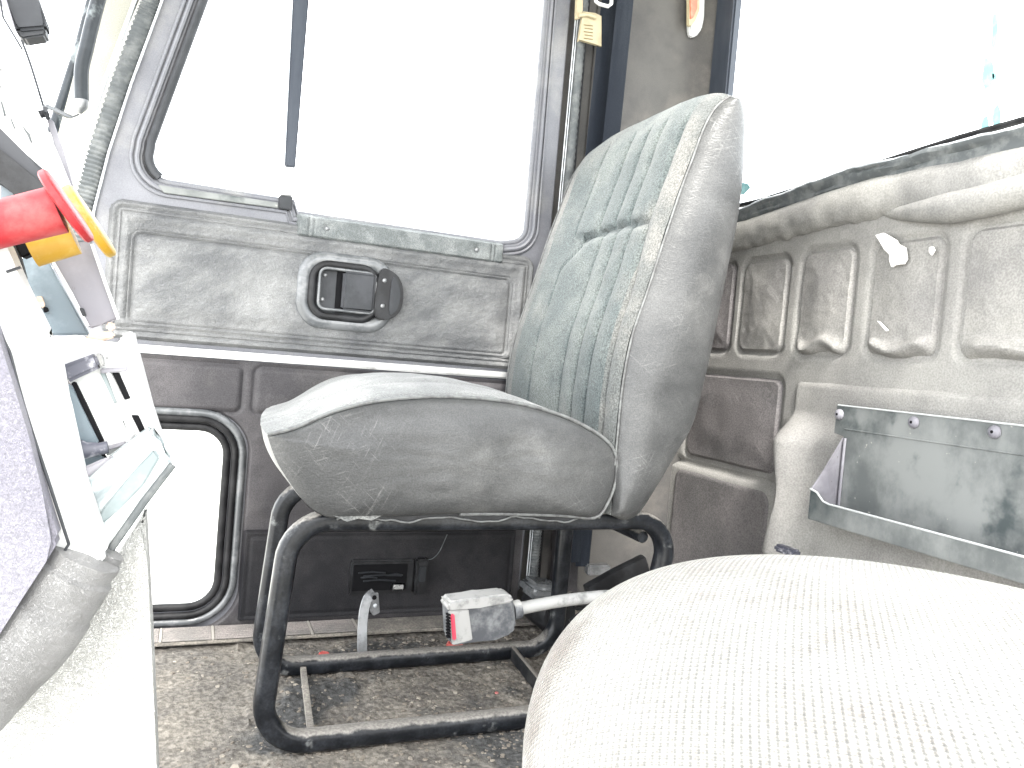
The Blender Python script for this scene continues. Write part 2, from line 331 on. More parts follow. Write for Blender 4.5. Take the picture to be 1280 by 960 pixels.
# ------------------------------------------------------------------ passenger door (plane y = YD, its inner side faces -y)
YD = 1.397
DP = lambda u, v, h: Vector((u, YD - h, v))
def D(px, py): p = at(px, py, 'y', YD); return (p.x, p.z)
door = empty('passenger_door', (.25, YD, 0), 'grey passenger door of the truck cab with vinyl trim, large side window and small lower window', 'door')
win = [(-.018, 1.36), (.612, 1.36)]
win_o = [D(245, 0)]                      # opening outline of the main window
win_out = [(.058, 1.36), (-.026, 1.042), (-.088, .80)] 
def arc(cx, cz, r, a0, a1, n=6): return [(cx + r * math.cos(math.radians(a0 + (a1 - a0) * k / n)), cz + r * math.sin(math.radians(a0 + (a1 - a0) * k / n))) for k in range(n + 1)]
win_out += arc(-.052, .778, .038, 165, 268, 7) + [(.146, .739), (.153, .721), (.535, .721)] + arc(.553, .762, .036, 285, 360, 6) + [(.589, 1.36)]
lw_out = rrpath(-.20, .036, .072, .349, .05, 8)
door_out = [(.638, 1.42), (-.01, 1.42), (-.085, 1.05), (-.19, .66), (-.235, .45), (-.26, -.01), (.6, -.01), (.638, .05)]
plate('door_panel', door_out, [win_out, lw_out], lambda u, v, d: Vector((u, YD + .002 + d, v)), .03, m_doorpaint, door, .003)
# window seals: black rubber against the glass, a paler lip outside it
def onD(pts, h): return [Vector((x, YD - h, z)) for x, z in pts]
def offset(pts, d):
    "move a closed outline outwards by d"
    n = len(pts); A = sum(pts[i][0] * pts[(i + 1) % n][1] - pts[(i + 1) % n][0] * pts[i][1] for i in range(n)); s = 1 if A > 0 else -1; out = []
    for i in range(n):
        p0, p1, p2 = Vector(pts[i - 1]), Vector(pts[i]), Vector(pts[(i + 1) % n])
        e = (p1 - p0).normalized() + (p2 - p1).normalized(); e = e.normalized() if e.length else Vector((1, 0)); out.append((p1.x + s * e.y * d, p1.y - s * e.x * d))
    return out
tube('window_seal', onD(offset(win_out, -.003), -.007), .006, m_doorpaint, door, True, 10, up=(0, 1, 0))
tube('window_seal', onD([(.075, 1.42)] + [(x + .007, z + .003) for x, z in win_out[1:9]], .001), .0075, m_darkgrey, door, seg=10, up=(0, 1, 0))
tube('window_gasket', onD([(.066, 1.42)] + [(x + .0005, z) for x, z in win_out[1:9]], .003), .0028, m_rubber, door, seg=8, up=(0, 1, 0))
tube('window_lip', onD(offset(win_out, .010), .0), .0042, m_doorpaint, door, True, 8, up=(0, 1, 0))
tube('window_lip', onD(offset(win_out, .019), .0), .003, m_doorpaint, door, True, 8, up=(0, 1, 0))
mesh('window_pane', [Vector((x, YD + .018, z)) for x, z in [(.05, 1.38), (-.10, .74), (.6, .72), (.6, 1.38)]], [(0, 1, 2, 3)], m_glass, door, False)
# divider between the vent light and the drop glass
prism('window_divider', [Vector((x, YD - .004, z)) for x, z in [(.112, 1.38), (.127, .80), (.1445, .80), (.147, 1.38)]], (0, .016, 0), m_jamb, door, .002)
prism('divider_cap', ppoly([(352, 209), (368, 209), (366, 244), (350, 243)], 'y', YD - .008), (0, .02, 0), m_white, door, .002)
prism('divider_foot', ppoly([(349, 244), (366, 245), (365, 263), (348, 260)], 'y', YD - .008), (0, .015, 0), m_darkgrey, door, .0015)
# weather strip along the foot of the front light
prism('weather_strip', ppoly([(197, 231), (348, 253), (348, 260), (205, 241)], 'y', YD - .005), (0, .01, 0), m_bin, door, .001)
# lower window: seal, pane, sill shell
tube('lower_window_seal', onD(offset(lw_out, -.003), -.004), .007, m_rubber, door, True, 10, up=(0, 1, 0))
tube('lower_window_seal', onD(offset(lw_out, .010), .0015), .0062, m_rubber, door, True, 10, up=(0, 1, 0))
tube('lower_window_trim', onD(offset(lw_out, .0215), .0), .007, m_bezel, door, True, 10, up=(0, 1, 0))
mesh('lower_window_pane', [Vector((x, YD + .022, z)) for x, z in [(-.21, .03), (.08, .03), (.08, .355), (-.21, .355)]], [(0, 1, 2, 3)], m_glass, door, False)
# upper vinyl trim panel: outer double bead, raised middle field
TR = (-.134, .484, .607, .706); IN = (-.094, .512, .558, .654)
def trim_h(u, v):
    d = sdr(u, v, *TR, .022); e = sdr(u, v, *IN, .010)
    h = .010 * sst(.0005, -.006, d) - .002
    h += -.0032 * ridge(d + .0125, .0022) - .0026 * ridge(d + .0195, .002)
    h += -.0045 * ridge(e, .0028) - .0022 * ridge(e - .006, .0016) + .0045 * sst(0, -.03, e)
    h += .003 * ridge(d + .027, .006)
    h += .0009 * nz(u, v, 0, 45) + .0006 * nz(u * .7, v * 1.4, 3, 110)
    rc = sdr(u, v, .188, .553, .304, .645, .02); h = min(h, .002 + .02 * sst(0, .006, rc))
    return h if d < .001 else -.01
relief('trim_panel', DP, TR[0] - .002, TR[1] - .002, TR[2] + .002, TR[3] + .002, .0019, trim_h, m_doorvinyl, door)
# strip under the vinyl
prism('trim_strip', onD([(-.20, .463), (.62, .4655), (.62, .4785), (-.20, .4765)], .009), (0, .011, 0), m_chrome, door, .003)
# dark lower liner with three shallow pressings and a pocket field
def liner_h(u, v):
    h = .004
    for r in ((-.20, .373, .086, .455), (.104, .373, .31, .455), (.335, .373, .58, .455)):
        d = sdr(u, v, *r, .014); h += -.0028 * ridge(d, .0035) + .0022 * sst(0, -.01, d)
    d = sdr(u, v, .100, .19, .618, .35, .02); h += .0015 * sst(0, -.02, d)
    lo = sdr(u, v, -.232, .002, .102, .372, .07)
    h -= .012 * sst(.006, -.004, lo)
    h += .0006 * nz(u, v, 0, 30)
    return h if u > -.22 else -.01
relief('lower_liner', DP, -.23, -.004, .630, .462, .0022, liner_h, m_doorplastic, door)
def pocket_h(u, v):
    d = sdr(u, v, .104, .012, .616, .174, .045 if (u > .5 and v < .1) else .006)
    h = .013 * sst(.0005, -.005, d) - .0012 * ridge(d + .012, .003) + .0008 * nz(u, v, 4, 18)
    return h if d < .001 else -.01
relief('pocket_panel', DP, .102, .010, .618, .176, .0022, pocket_h, m_pocket, door)
# cover strip with two screws
def cover_h(u, v):
    d = sdr(u, v, .153, .683, .539, .7235, .006); h = .012 * sst(.0008, -.005, d)
    for s in (.174, .183, .512, .520): h += (-.002) * ridge(u - s, .002)
    for s in (.205, .483): h -= .004 * ridge(math.hypot(u - s, v - .7035), .007)
    h += .0012 * nz(u, v, 2, 60) + .0012 * nz(u, v, 2, 20)
    return h if d < .001 else -.01
cov = relief('cover_strip', DP, .151, .681, .541, .726, .0018, cover_h, m_cover, door, cut=-.005)
for s in (.205, .483): dome('screw', (s, YD - .0085, .7035), (0, -1, 0), .0042, .003, m_glass_s, cov)
# release handle
hb = empty('t', (0, 0, 0), 'x', 'x'); bpy.data.objects.remove(hb)
bz = rrpath(.162, .531, .329, .661, .044, 8); bzi = rrpath(.184, .549, .300, .644, .030, 8)
han = tube('door_handle', onD(offset(bz, -.010), .010), .0125, m_bezel, door, True, 14, up=(0, 1, 0), flat=.7)
han['label'] = 'rounded grey door release bezel with black paddle'
tube('bezel_ring', onD(offset(bzi, -.002), .016), .007, m_dark, han, True, 12, up=(0, 1, 0))
tube('bezel_ring', onD(rrpath(.1975, .5635, .2965, .6345, .012, 6), .020), .0028, m_bezel, han, True, 10, up=(0, 1, 0))
box('recess_slot', (.236, YD - .0105, .598), (.016, .004, .076), m_black, han, .001)
box('recess_plate', (.247, YD - .006, .598), (.112, .006, .085), m_darkgrey, han, .002)
box('paddle', (.2655, YD - .021, .599), (.058, .014, .069), m_darkgrey, han, .005, seg=3)
pts = [(.296, .5625), (.300, .6385), (.318, .643), (.338, .628), (.345, .600), (.341, .572), (.322, .5565)]
prism('handle_wing', onD([(p.x, p.y) for p in catmull([(a, b_, 0) for a, b_ in pts], 5, True)], .028), (0, .026, 0), m_dark, han, .003, smooth=True)
prism('wing_face', onD([(p.x, p.y) for p in catmull([(.321, .568, 0), (.322, .630, 0), (.333, .622, 0), (.339, .599, 0), (.334, .574, 0)], 5, True)], .0305), (0, .01, 0), m_darkgrey, han, .002, smooth=True)
for u, v, hh in ((.208, .623, .009), (.206, .580, .009), (.309, .624, .028), (.309, .579, .028)): dome('screw', (u, YD - hh, v), (0, -1, 0), .0042, .0025, m_glass_s, han)
# latch box low on the liner, with its wire
lb = box('latch_box', (.350, YD - .014, .0875), (.118, .012, .063), m_dark, door, .003); lb['label'] = 'black recessed latch box with small pale tab'
box('latch_recess', (.346, YD - .0205, .0875), (.100, .002, .048), m_black, lb, .0008)
for k, (a, b_, c_) in enumerate(((.33, .097, .05), (.35, .091, .07), (.345, .082, .06), (.325, .088, .03), (.375, .092, .025))): tube('linkage_rod', [(a - c_ / 2, YD - .023, b_), (a, YD - .0235, b_ + .0015), (a + c_ / 2, YD - .023, b_ - .001)], .0016, m_darkgrey, lb, seg=6)
box('tab', (.380, YD - .024, .070), (.024, .005, .013), m_whitevinyl, lb, .003)
box('latch_block', (.422, YD - .019, .088), (.022, .022, .066), m_dark, lb, .003)
box('block_key', (.422, YD - .032, .094), (.013, .004, .028), m_darkgrey, lb, .0015)
tube('pull_wire', catmull([at(531, 700, 'y', YD - .02), at(541, 698, 'y', YD - .022), at(550, 688, 'y', YD - .016), at(559, 668, 'y', YD - .0145)], 6), .0008, m_ribrub, door, seg=6)
# ribbed edge rubber and bright edge beads down the rear edge
def ribtube(name, pts, r, m, parent, ribs=160, seg=8, amp=.12, **k):
    P = []; R = []
    L = [Vector(p) for p in pts]; segs = len(L) - 1
    for i in range(ribs + 1):
        t = i / ribs * segs; a = min(int(t), segs - 1); P.append(L[a].lerp(L[a + 1], t - a)); R.append(r * (1 + amp * (i % 2)))
    return tube(name, P, R, m, parent, seg=seg, **k)
for xx, r in ((.643, .0016), (.6475, .0014)): tube('edge_bead', [(xx, YD - .012, .05), (xx + .001, YD - .012, .4), (xx, YD - .012, .8), (xx + .002, YD - .012, 1.4)], r * .75, m_lighttrim, door, seg=6)

# ------------------------------------------------------------------ door frame: pillars
fr = empty('rear_door_pillar', (.80, 1.45, 0), 'grey-brown rear door pillar and corner lining behind the seat belts', 'pillar')
ribtube('ribbed_seal', [(.659, 1.392, .012), (.660, 1.392, .45), (.661, 1.392, 1.42)], .010, m_ribrub, fr, 300, seg=10, up=(0, 1, 0))
tube('rubber_bead', [(.6725, 1.398, .012), (.6725, 1.398, 1.42)], .006, m_rubber, fr, seg=8)
box('pillar_liner', (.683, 1.432, .71), (.10, .04, 1.44), m_cornerwall, fr, .006)
prism('corner_lining', [(.70, 1.41, 0), (.70, 1.41, 1.42), (.955, 1.41, 1.42), (.99, 1.385, 1.42), (.99, 1.385, 0), (.955, 1.41, 0)][0:2] + [(.955, 1.41, 1.42), (.955, 1.41, 0)], (0, .03, 0), m_cornerwall, fr, .003)
vs = []; fs = []
for j in range(2):
    z = (0, 1.42)[j]
    for k in range(9): a = math.radians(90 * k / 8); vs.append((.940 + .045 * math.sin(a), 1.363 + .047 * math.cos(a), z))
for k in range(8): fs.append((k, k + 1, 9 + k + 1, 9 + k))
mesh('corner_cove', vs, fs, m_cornerwall, fr)
tube('pillar_skirt', catmull([(.752, 1.385, .30), (.756, 1.375, .20), (.752, 1.365, .14), (.77, 1.35, .09)], 6), .006, m_cornerwall, fr, seg=8)
prism('pillar_foot_cover', [(.70, 1.40, .012), (.70, 1.40, .30), (.752, 1.40, .30), (.757, 1.40, .2), (.752, 1.40, .13), (.76, 1.40, .012)], (0, -.02, 0), m_doorplastic, fr, .003)
refl = empty('corner_reflector', (.915, 1.40, 1.3), 'long rounded white and orange marker fixed high on the corner lining', 'reflector')
prism('backing', ppoly([(861, -40), (883, -40), (881, 22), (878, 36), (871, 45), (865, 46), (862, 40)], 'y', 1.396), (0, .013, 0), m_white, refl, .003, smooth=True)
prism('lens', ppoly([(860, -40), (876, -40), (875, 12), (870, 25), (864, 33), (860, 32)], 'y', 1.386), (0, .008, 0), m_beige, refl, .002, smooth=True)
prism('lens_field', ppoly([(862, -40), (873, -40), (872, 10), (867, 22), (863, 24)], 'y', 1.3835), (0, .003, 0), m_orange, refl, .001, smooth=True)

fp = empty('front_door_pillar', (-.25, 1.46, .4), 'cream painted windscreen pillar with ribbed rubber along the door', 'pillar')
A = [at(200, -30, 'y', 1.40), at(181, 22, 'y', 1.40), at(150, 105, 'y', 1.40), at(122, 190, 'y', 1.40), at(104, 260, 'y', 1.40), at(92, 330, 'y', 1.40)]
ribtube('ribbed_seal', A, .012, m_ribrub, fp, 130, seg=10, amp=.22, up=(0, 1, 0), flat=.7)
tube('seal_bead', [p + Vector((-.020, -.014, -.004)) for p in A], .003, m_lighttrim, fp, seg=8)
tube('seal_bead', [p + Vector((.0165, -.006, .003)) for p in A], .002, m_lighttrim, fp, seg=8)
prism('pillar_post', ppoly([(190, -40), (160, 30), (105, 180), (88, 250), (84, 330), (45, 330), (60, 230), (72, 170), (88, 110), (120, -40)], 'y', 1.415), (0, .05, 0), m_cream, fp, .006, smooth=True)

gh = empty('grab_handle', at(98, 140, 'y', 1.25), 'dark bent grab tube with pale worn end on the cream pillar', 'handle')
tube('grab_tube', catmull([at(131, -30, 'y', 1.27), at(117, 22, 'y', 1.27), at(108, 60, 'y', 1.27), at(102, 88, 'y', 1.27), at(102, 125, 'y', 1.27)], 8), .0095, m_handle, gh, seg=14)
tube('grab_foot', [at(102, 122, 'y', 1.27), at(101, 133, 'y', 1.27), at(98, 141, 'y', 1.27)], [.009, .009, .004], m_glass_s, gh, seg=10)
wa = tube('mirror_arm', [at(122, -30, 'y', 1.62), at(100, 60, 'y', 1.62), at(66, 168, 'y', 1.62)], [.008, .010, .011], m_handle, seg=12, origin=at(66, 168, 'y', 1.62))
tag(wa, 'straight grey mirror arm outside the windscreen corner behind the grab tube', 'mirror arm')

# ------------------------------------------------------------------ rear wall (plane x = XR, faces -x)
XR = .98
RP = lambda u, v, h: Vector((XR - h, u, v))
rear = bpy.data.objects.new('rear_wall', None)
pads = [(1.252, 1.37, .553, .735), (1.103, 1.231, .553, .733), (.953, 1.075, .553, .737), (.792, .921, .552, .737), (.55, .762, .552, .74)]
lows = [(1.092, 1.37, .331, .514), (.35, 1.068, .32, .517)]
def bulge(u, v): return (.016 + .034 * ridge(u - 1.035, .034)) * sst(1.075, 1.035, u + .012 * math.sin(v * 25)) * sst(.46, .40, v)
def rear_h(u, v):
    h = .004 + .0012 * nz(u, v, 0, 9)
    for (a, b_, c_, d_) in pads: 
        d = sdr(u, v, a, c_, b_, d_, .022); h -= .0065 * sst(.006, -.002, d)
    d = sdr(u, v, lows[0][0], lows[0][2], lows[0][1], lows[0][3], .02); h -= .0055 * sst(.006, -.003, d)
    h += .006 * sst(.318, .305, v) * (1 - sst(1.1, 1.04, u)) - .006 * ridge(v - .322, .006) * (1 - sst(1.1, 1.04, u))
    h += bulge(u, v)
    for k in range(3): h += .0022 * math.sin((v * 420) + k + 8 * nz(u, v, 1, 20)) * ridge(v - .305, .02) * ridge(u - 1.055, .008)
    return h
rw = relief('rear_wall', RP, -.3, 0, 1.40, .835, .0048, rear_h, m_rear, cut=-1); tag(rw, 'beige vinyl rear wall of the cab with moulded pads', kind='structure')
bpy.data.objects.remove(rear)
for i, (a, b_, c_, d_) in enumerate(pads):
    sag = (0, 0, 1, 2, 2)[i]
    def ph(u, v, a=a, b_=b_, c_=c_, d_=d_, sag=sag, i=i):
        d = sdr(u, v, a + .004, c_ + .004, b_ - .004, d_ - .004, .018)
        h = -.004 + .0085 * sst(.001, -.006, d) + .004 * sst(-.006, -.05, d)
        h += .0016 * nz(u, v, i, 22) + .0008 * nz(u, v, i, 70)
        if sag:
            t = (u - a) / (b_ - a); edge = c_ + .020 + .008 * math.sin(t * 9 + i * 2) * (1.2 if sag == 1 else .5) - .010 * math.sin(math.pi * min(1, max(0, t)))
            h += .014 * ridge(v - edge - .006, .010) * sst(.03, .2, t) * sst(.98, .8, t) * (1 if sag == 2 else .7)
            h -= .006 * ridge(v - edge + .010, .005) * sst(.05, .2, t) * sst(.95, .8, t)
        return h if d < .002 else -.02
    p = relief('padded_panel', RP, a, c_, b_, d_, .0032, ph, m_rearpadred if i == 0 else m_rearpad, rw, cut=-.006)
    if i > 1: p['label'] = 'padded panel with vinyl sagging along its foot'
for i, (a, b_, c_, d_) in enumerate(lows[:1]):
    def ph(u, v, a=a, b_=b_, c_=c_, d_=d_, i=i):
        d = sdr(u, v, a + .004, c_ + .004, b_ - .004, d_ - .004, .018)
        h = -.004 + .0085 * sst(.001, -.007, d) + .004 * sst(-.006, -.06, d) + .0014 * nz(u, v, i + 9, 20)
        return h if d < .002 else -.02
    relief('padded_panel', RP, a, c_, b_, d_, .0036, ph, m_rearpadred, rw, cut=-.006)
def ph(u, v):
    d = sdr(u, v, .30, .20, 1.066, .516, .02)
    h = -.002 + .011 * sst(.001, -.014, d) + .0016 * nz(u, v, 4, 16) + bulge(u, v)
    return h if d < .002 else -.02
relief('padded_panel', RP, .30, .20, 1.07, .52, .004, ph, m_rear, rw, cut=-.006)
def ph(u, v):
    d = sdr(u, v, 1.085, .02, 1.39, .312, .03)
    h = .012 * sst(.001, -.012, d) + .001 * nz(u, v, 14, 14) + .001
    return h if d < .002 else -.02
relief('padded_panel', RP, 1.08, .015, 1.39, .316, .004, ph, m_rearpadred, rw, cut=-.004)

# sagging roll of vinyl over the window sill
N_ = 150; SEG = 22; vs = []; fs = []
for i in range(N_ + 1):
    y = 1.39 - i / N_ * 1.25
    top = .812 + .028 * sst(1.3, .9, y); bot = .752 + .018 * sst(1.3, .95, y) - .022 * sst(.86, .72, y)
    bot += .004 * nz(y, 0, 0, 38) + .0025 * nz(y, 3, 0, 90)
    if .75 < y < .86: bot -= .006 * math.sin((y - .75) / .11 * math.pi)
    cz = (top + bot) / 2; hz = (top - bot) / 2; dx = .027 + .004 * nz(y, 7, 0, 12)
    for k in range(SEG):
        a = 2 * math.pi * k / SEG; c, s = math.cos(a), math.sin(a)
        q = .0025 * nz(y * 3, s * .2, c * .2, 14)
        vs.append((XR + .004 - dx * math.copysign(abs(c) ** .8, c) + q, y, cz + hz * math.copysign(abs(s) ** .85, s) + q))
for i in range(N_):
    for k in range(SEG): fs.append((i * SEG + k, i * SEG + (k + 1) % SEG, (i + 1) * SEG + (k + 1) % SEG, (i + 1) * SEG + k))
sr = mesh('sill_roll', vs, fs, m_roll, rw); sr['label'] = 'sagging beige vinyl roll along the rear window sill'
# a fold hanging in the roll near the right edge
tube('roll_fold', catmull([(XR - .004, .90, .778), (XR - .012, .84, .770), (XR - .018, .76, .766), (XR - .018, .68, .772), (XR - .014, .58, .785)], 8), [.006 + .016 * min(1, k / 14) for k in range(33)], m_roll, rw, seg=16)
# loose flap above the roll
vs = []; fs = []; K = 6
for i in range(N_ + 1):
    y = 1.385 - i / N_ * 1.25
    top = .832 + .024 * sst(1.27, .95, y) + .004 * nz(y, 0, 4, 14) + .002 * nz(y, 0, 4, 45); b0 = .805 + .02 * sst(1.3, .9, y)
    for k in range(K + 1):
        t = k / K; vs.append((XR - .010 - .010 * t + .006 * nz(y, t, 2, 10) + .004 * math.sin(t * 3) , y, b0 + (top - b0) * t))
for i in range(N_):
    for k in range(K): fs.append((i * (K + 1) + k, i * (K + 1) + k + 1, (i + 1) * (K + 1) + k + 1, (i + 1) * (K + 1) + k))
fl = mesh('sill_flap', vs, fs, m_ribrub, rw)
sm = fl.modifiers.new('t', 'SOLIDIFY'); sm.thickness = .003
tube('flap_edge', [Vector(vs[i * (K + 1) + K]) for i in range(N_ + 1)], .0021, m_lighttrim, rw, seg=6)
# rear window
rwin = empty('rear_window', (XR + .01, .6, .84), 'large rear cab window with slate coloured jamb, blown out by daylight', 'window')
mesh('window_pane', [(XR + .03, -.3, .82), (XR + .03, 1.36, .82), (XR + .03, 1.36, 1.42), (XR + .03, -.3, 1.42)], [(0, 1, 2, 3)], m_glass, rwin, False)
box('window_jamb', (XR - .001, 1.360, 1.13), (.02, .064, .60), m_jamb, rwin, .004)
tube('window_gasket', [(XR + .008, 1.40, .848), (XR + .008, 1.22, .848), (XR + .008, .8, .872), (XR + .008, -.3, .90)], .005, m_rubber, rwin, seg=8)
def streak(pts, k):
    c = sum((Vector(p) for p in pts), Vector((0, 0))) / len(pts)
    prism('teal_streak', [at(x, y, 'x', XR + .028) for x, y in pts], (.001, 0, 0), m_teal, rwin, 0)  # thin teal shapes set against the inner face of the pane
for poly in ([(1241, 17), (1246, 18), (1247, 40), (1243, 62), (1239, 58)], [(1231, 72), (1241, 78), (1243, 96), (1238, 108), (1231, 112), (1227, 100)], [(1240, 92), (1246, 92), (1246, 100), (1241, 100)],
             [(1228, 148), (1234, 144), (1236, 156), (1231, 167), (1225, 166)], [(1242, 136), (1247, 130), (1251, 140), (1250, 158), (1244, 163), (1240, 150)], [(925, 228), (934, 229), (938, 234), (930, 243), (923, 244)]):
    streak(poly, 0)
# filler patches on the fourth pad
fk = prism('filler_patch', [at(x, y, 'x', XR - .016) for x, y in [(1094, 294), (1104, 291), (1120, 300), (1122, 305), (1131, 309), (1133, 324), (1129, 330), (1118, 331), (1114, 334), (1111, 325), (1112, 318), (1105, 312), (1100, 303)]], (.004, 0, 0), m_flake, rw, .0004)
fk['label'] = 'ragged white filler patch on a pad'
prism('filler_patch', [at(x, y, 'x', XR - .0145) for x, y in [(1161, 309), (1166, 308), (1168, 313), (1164, 319), (1161, 315)]], (.003, 0, 0), m_flake, rw, .0003)
prism('filler_patch', [at(x, y, 'x', XR - .0145) for x, y in [(1096, 401), (1099, 402), (1110, 413), (1107, 414)]], (.003, 0, 0), m_flake, rw, .0003)

# ------------------------------------------------------------------ steel storage bin on the rear wall
sb = empty('storage_bin', (.93, .6, .29), 'open sheet steel storage bin bolted to the rear wall beneath the padded panels', 'bin')
XB, XL = .944, .889; yl = .990; z0, z1, zt = .293, .335, .476
# plane offsets keep the sheet clear of the padding behind it
def B(px, py): return at(px, py, 'x', XB)
lz0 = at(1150, 691, 'x', XL).z; yb = B(1046, 507).y; yin = B(1054, 560).y; zt = B(1100, 512).z; zb = B(1060, 632).z - .03
prism('back_sheet', [(XB, yb, zt - .0), (XB, yb + .001, zt - .045), (XB, yin, zt - .047), (XB, yin, lz0 + .004), (XB, -.2, lz0 + .004), (XB, -.2, zt)], (.004, 0, 0), m_bin, sb, .001)
tube('top_edge', [(XB - .001, yb - .004, zt), (XB - .001, -.2, zt)], .0014, m_binedge, sb, seg=6)
tube('flange_crease', [(XB - .0005, yin, zt - .036), (XB - .0005, -.2, zt - .036)], .0013, m_bin, sb, seg=6)
lipL = at(1010, 640, 'x', XL).y; lz1 = at(1150, 661, 'x', XL).z; lz0 = at(1150, 691, 'x', XL).z
prism('front_lip', [(XL, lipL, lz0), (XL, lipL, lz1 + .016), (XL, lipL - .016, lz1 + .012), (XL, lipL - .030, lz1), (XL, -.2, lz1), (XL, -.2, lz0)], (.004, 0, 0), m_bin, sb, .001)
tube('lip_edge', [(XL, lipL, lz1 + .016), (XL, lipL - .014, lz1 + .013), (XL, lipL - .028, lz1 + .002), (XL, lipL - .04, lz1), (XL, -.2, lz1)], .0016, m_binedge, sb, seg=6)
prism('end_sheet', [(XL + .002, lipL - .001, lz0), (XB + .002, yin + .002, lz0), (XB + .002, yin + .002, zt - .048), (XL + .02, lipL - .008, lz1 + .05), (XL + .002, lipL - .001, lz1 + .016)], (0, .003, 0), m_lavsteel, sb, .0008)
prism('bin_floor', [(XL + .003, lipL - .002, lz0 + .004), (XB, yin, lz0 + .004), (XB, -.2, lz0 + .004), (XL + .003, -.2, lz0 + .004)], (0, 0, .003), m_bin, sb, 0)
tube('weld_fold', [(XB - .002, yin - .004, zt - .05), (XB - .002, yin - .004, lz0)], .0022, m_lavsteel, sb, seg=6)
for px, py in ((1050, 518), (1143, 528), (1244, 540)):
    c = B(px, py); dome('bolt', c + Vector((-.001, 0, 0)), (-1, 0, 0), .0088, .006, m_lavsteel, sb)
    dome('bolt_socket', c + Vector((-.0066, 0, 0)), (-1, 0, 0), .0022, .0008, m_black, sb)

# ------------------------------------------------------------------ roof
tag(box('light_leak_block', (.35, 1.43, -.02), (1.34, .06, .05), m_dark, None, .002), kind='structure')  # dark box added behind the sill to stop daylight leaking in
rf = plate('roof', [(-.29, -.62), (1.01, -.62), (1.01, 1.43), (-.29, 1.43)], [rrpath(.33, .05, .90, .75, .06, 6)], lambda u, v, d: Vector((u, v, 1.44 + d)), .03, m_cream, None, .004); tag(rf, kind='structure')  # roof out of view; hatch opening made up to let overhead light in

# ------------------------------------------------------------------ floor, sill, grit
def floor_h(u, v):
    h = .0015 * nz(u, v, 0, 14) + .0012 * nz(u, v, 5, 45) + .0008 * nz(u, v, 5, 120)
    k = 1 - .8 * math.exp(-((u - .34) / .14) ** 2 - ((v - 1.07) / .06) ** 2)
    cl = nz(u, v, 3, 34); h += (.0035 * sst(.05, .3, cl) + .0018 * sst(.1, .25, nz(u, v, 8, 85)) - .0022 * ridge(nz(u, v, 6, 26), .05)) * sst(-.35, .15, nz(u, v, 2, 5)) * (1 if u > .1 or v < .98 else .35)
    return h * k - .002
fl = relief('floor', lambda u, v, h: Vector((u, v, h)), -.15, .3, .99, 1.40, .0036, floor_h, m_floor, cut=-1); tag(fl, kind='structure')
sill = empty('door_sill', (.2, 1.35, 0), 'worn ribbed sill strip along the foot of the passenger door', 'door sill')
prism('sill_base', [(-.25, 1.316, .004), (.70, 1.316, .004), (.70, 1.385, .004), (-.25, 1.385, .004)], (0, 0, .005), m_sillbase, sill, .002)
for k in range(8):
    x0 = -.248 + k * .079; x1 = x0 + .073
    if x1 > .34: break
    vs = []; fs = []; n = 28
    for i in range(n + 1):
        y = 1.320 + i / n * .060; z = .0105 + (.0018 if (i // 2) % 2 else 0)
        vs += [(x0, y, z), (x1, y, z)]
    for i in range(n): fs.append((2 * i, 2 * i + 1, 2 * i + 3, 2 * i + 2))
    mesh('ribbed_tile', vs, fs, m_sill, sill, False)
    box('tile_joint', (x1 + .003, 1.350, .0105), (.0045, .062, .003), m_sillgap, sill, .0008)
# loose grit
def chips(name, spots, m, origin=None):
    vs = []; fs = []
    for (x, y, r) in spots:
        n = 5 + random.randrange(3); a0 = random.random() * 6; e = .5 + random.random() * .5; tilt = random.uniform(-.3, .3); h = r * random.uniform(.25, .6); z = floor_h(x, y) - .0005; base = len(vs)
        ro = random.random() * 3
        for lev, (s, zz) in enumerate(((1, 0), (.72, h))):
            for k in range(n):
                a = a0 + 2 * math.pi * k / n; rr = r * s * random.uniform(.8, 1.15); dx, dy = rr * math.cos(a), rr * math.sin(a) * e
                vs.append((x + dx * math.cos(ro) - dy * math.sin(ro), y + dx * math.sin(ro) + dy * math.cos(ro), z + zz + tilt * dx * .4))
        for k in range(n): fs.append((base + k, base + (k + 1) % n, base + n + (k + 1) % n, base + n + k))
        fs.append(tuple(base + n + k for k in range(n)))
    return mesh(name, vs, fs, m, None, False, origin)
def spot():
    while True:
        x = random.uniform(-.02, .70); y = random.uniform(.78, 1.31)
        dens = .25 + sst(-.1, .35, nz(x, y, 2, 6)) * .8 + (.5 if y < .95 else 0) + (.3 if x > .12 and y > .95 else 0) - (.5 if x < .1 and y > 1.0 else 0)
        if random.random() < dens * .7: return x, y
sp = [(*spot(), random.choice((.0012, .0016, .002, .0028, .004))) for _ in range(3600)]
tag(chips('loose_grit', sp, m_stone), 'brown grit and small stones strewn over the cab floor', 'grit', kind='stuff')
sp = [(*spot(), random.choice((.0014, .002, .003, .0045))) for _ in range(420)]
tag(chips('pale_stone_chips', sp, m_stonew), 'pale stone chips scattered among the brown grit', 'stone chips', kind='stuff')
for px, py, s, lab in ((406, 817, .012, 'small red scrap on the floor left of the steel strap'), (568, 806, .020, 'flat red scrap on the floor under the belt buckle'),
                       (675, 805, .015, 'red scrap on the floor between buckle and belt reel'), (621, 862, .004, 'tiny pink crumb inside the seat base frame')):
    c = at(px, py, 'z', .004); o_ = chips('red_scrap', [(c.x, c.y, s)], m_redscrap, (c.x, c.y, 0)); tag(o_, lab, 'scrap')
c = at(294, 956, 'z', .004)
o_ = chips('wood_chip', [(c.x, c.y, .011)], m_stonew, (c.x, c.y, 0)); tag(o_, 'pale wood chip on the floor before the front corner of the seat frame', 'wood chip')

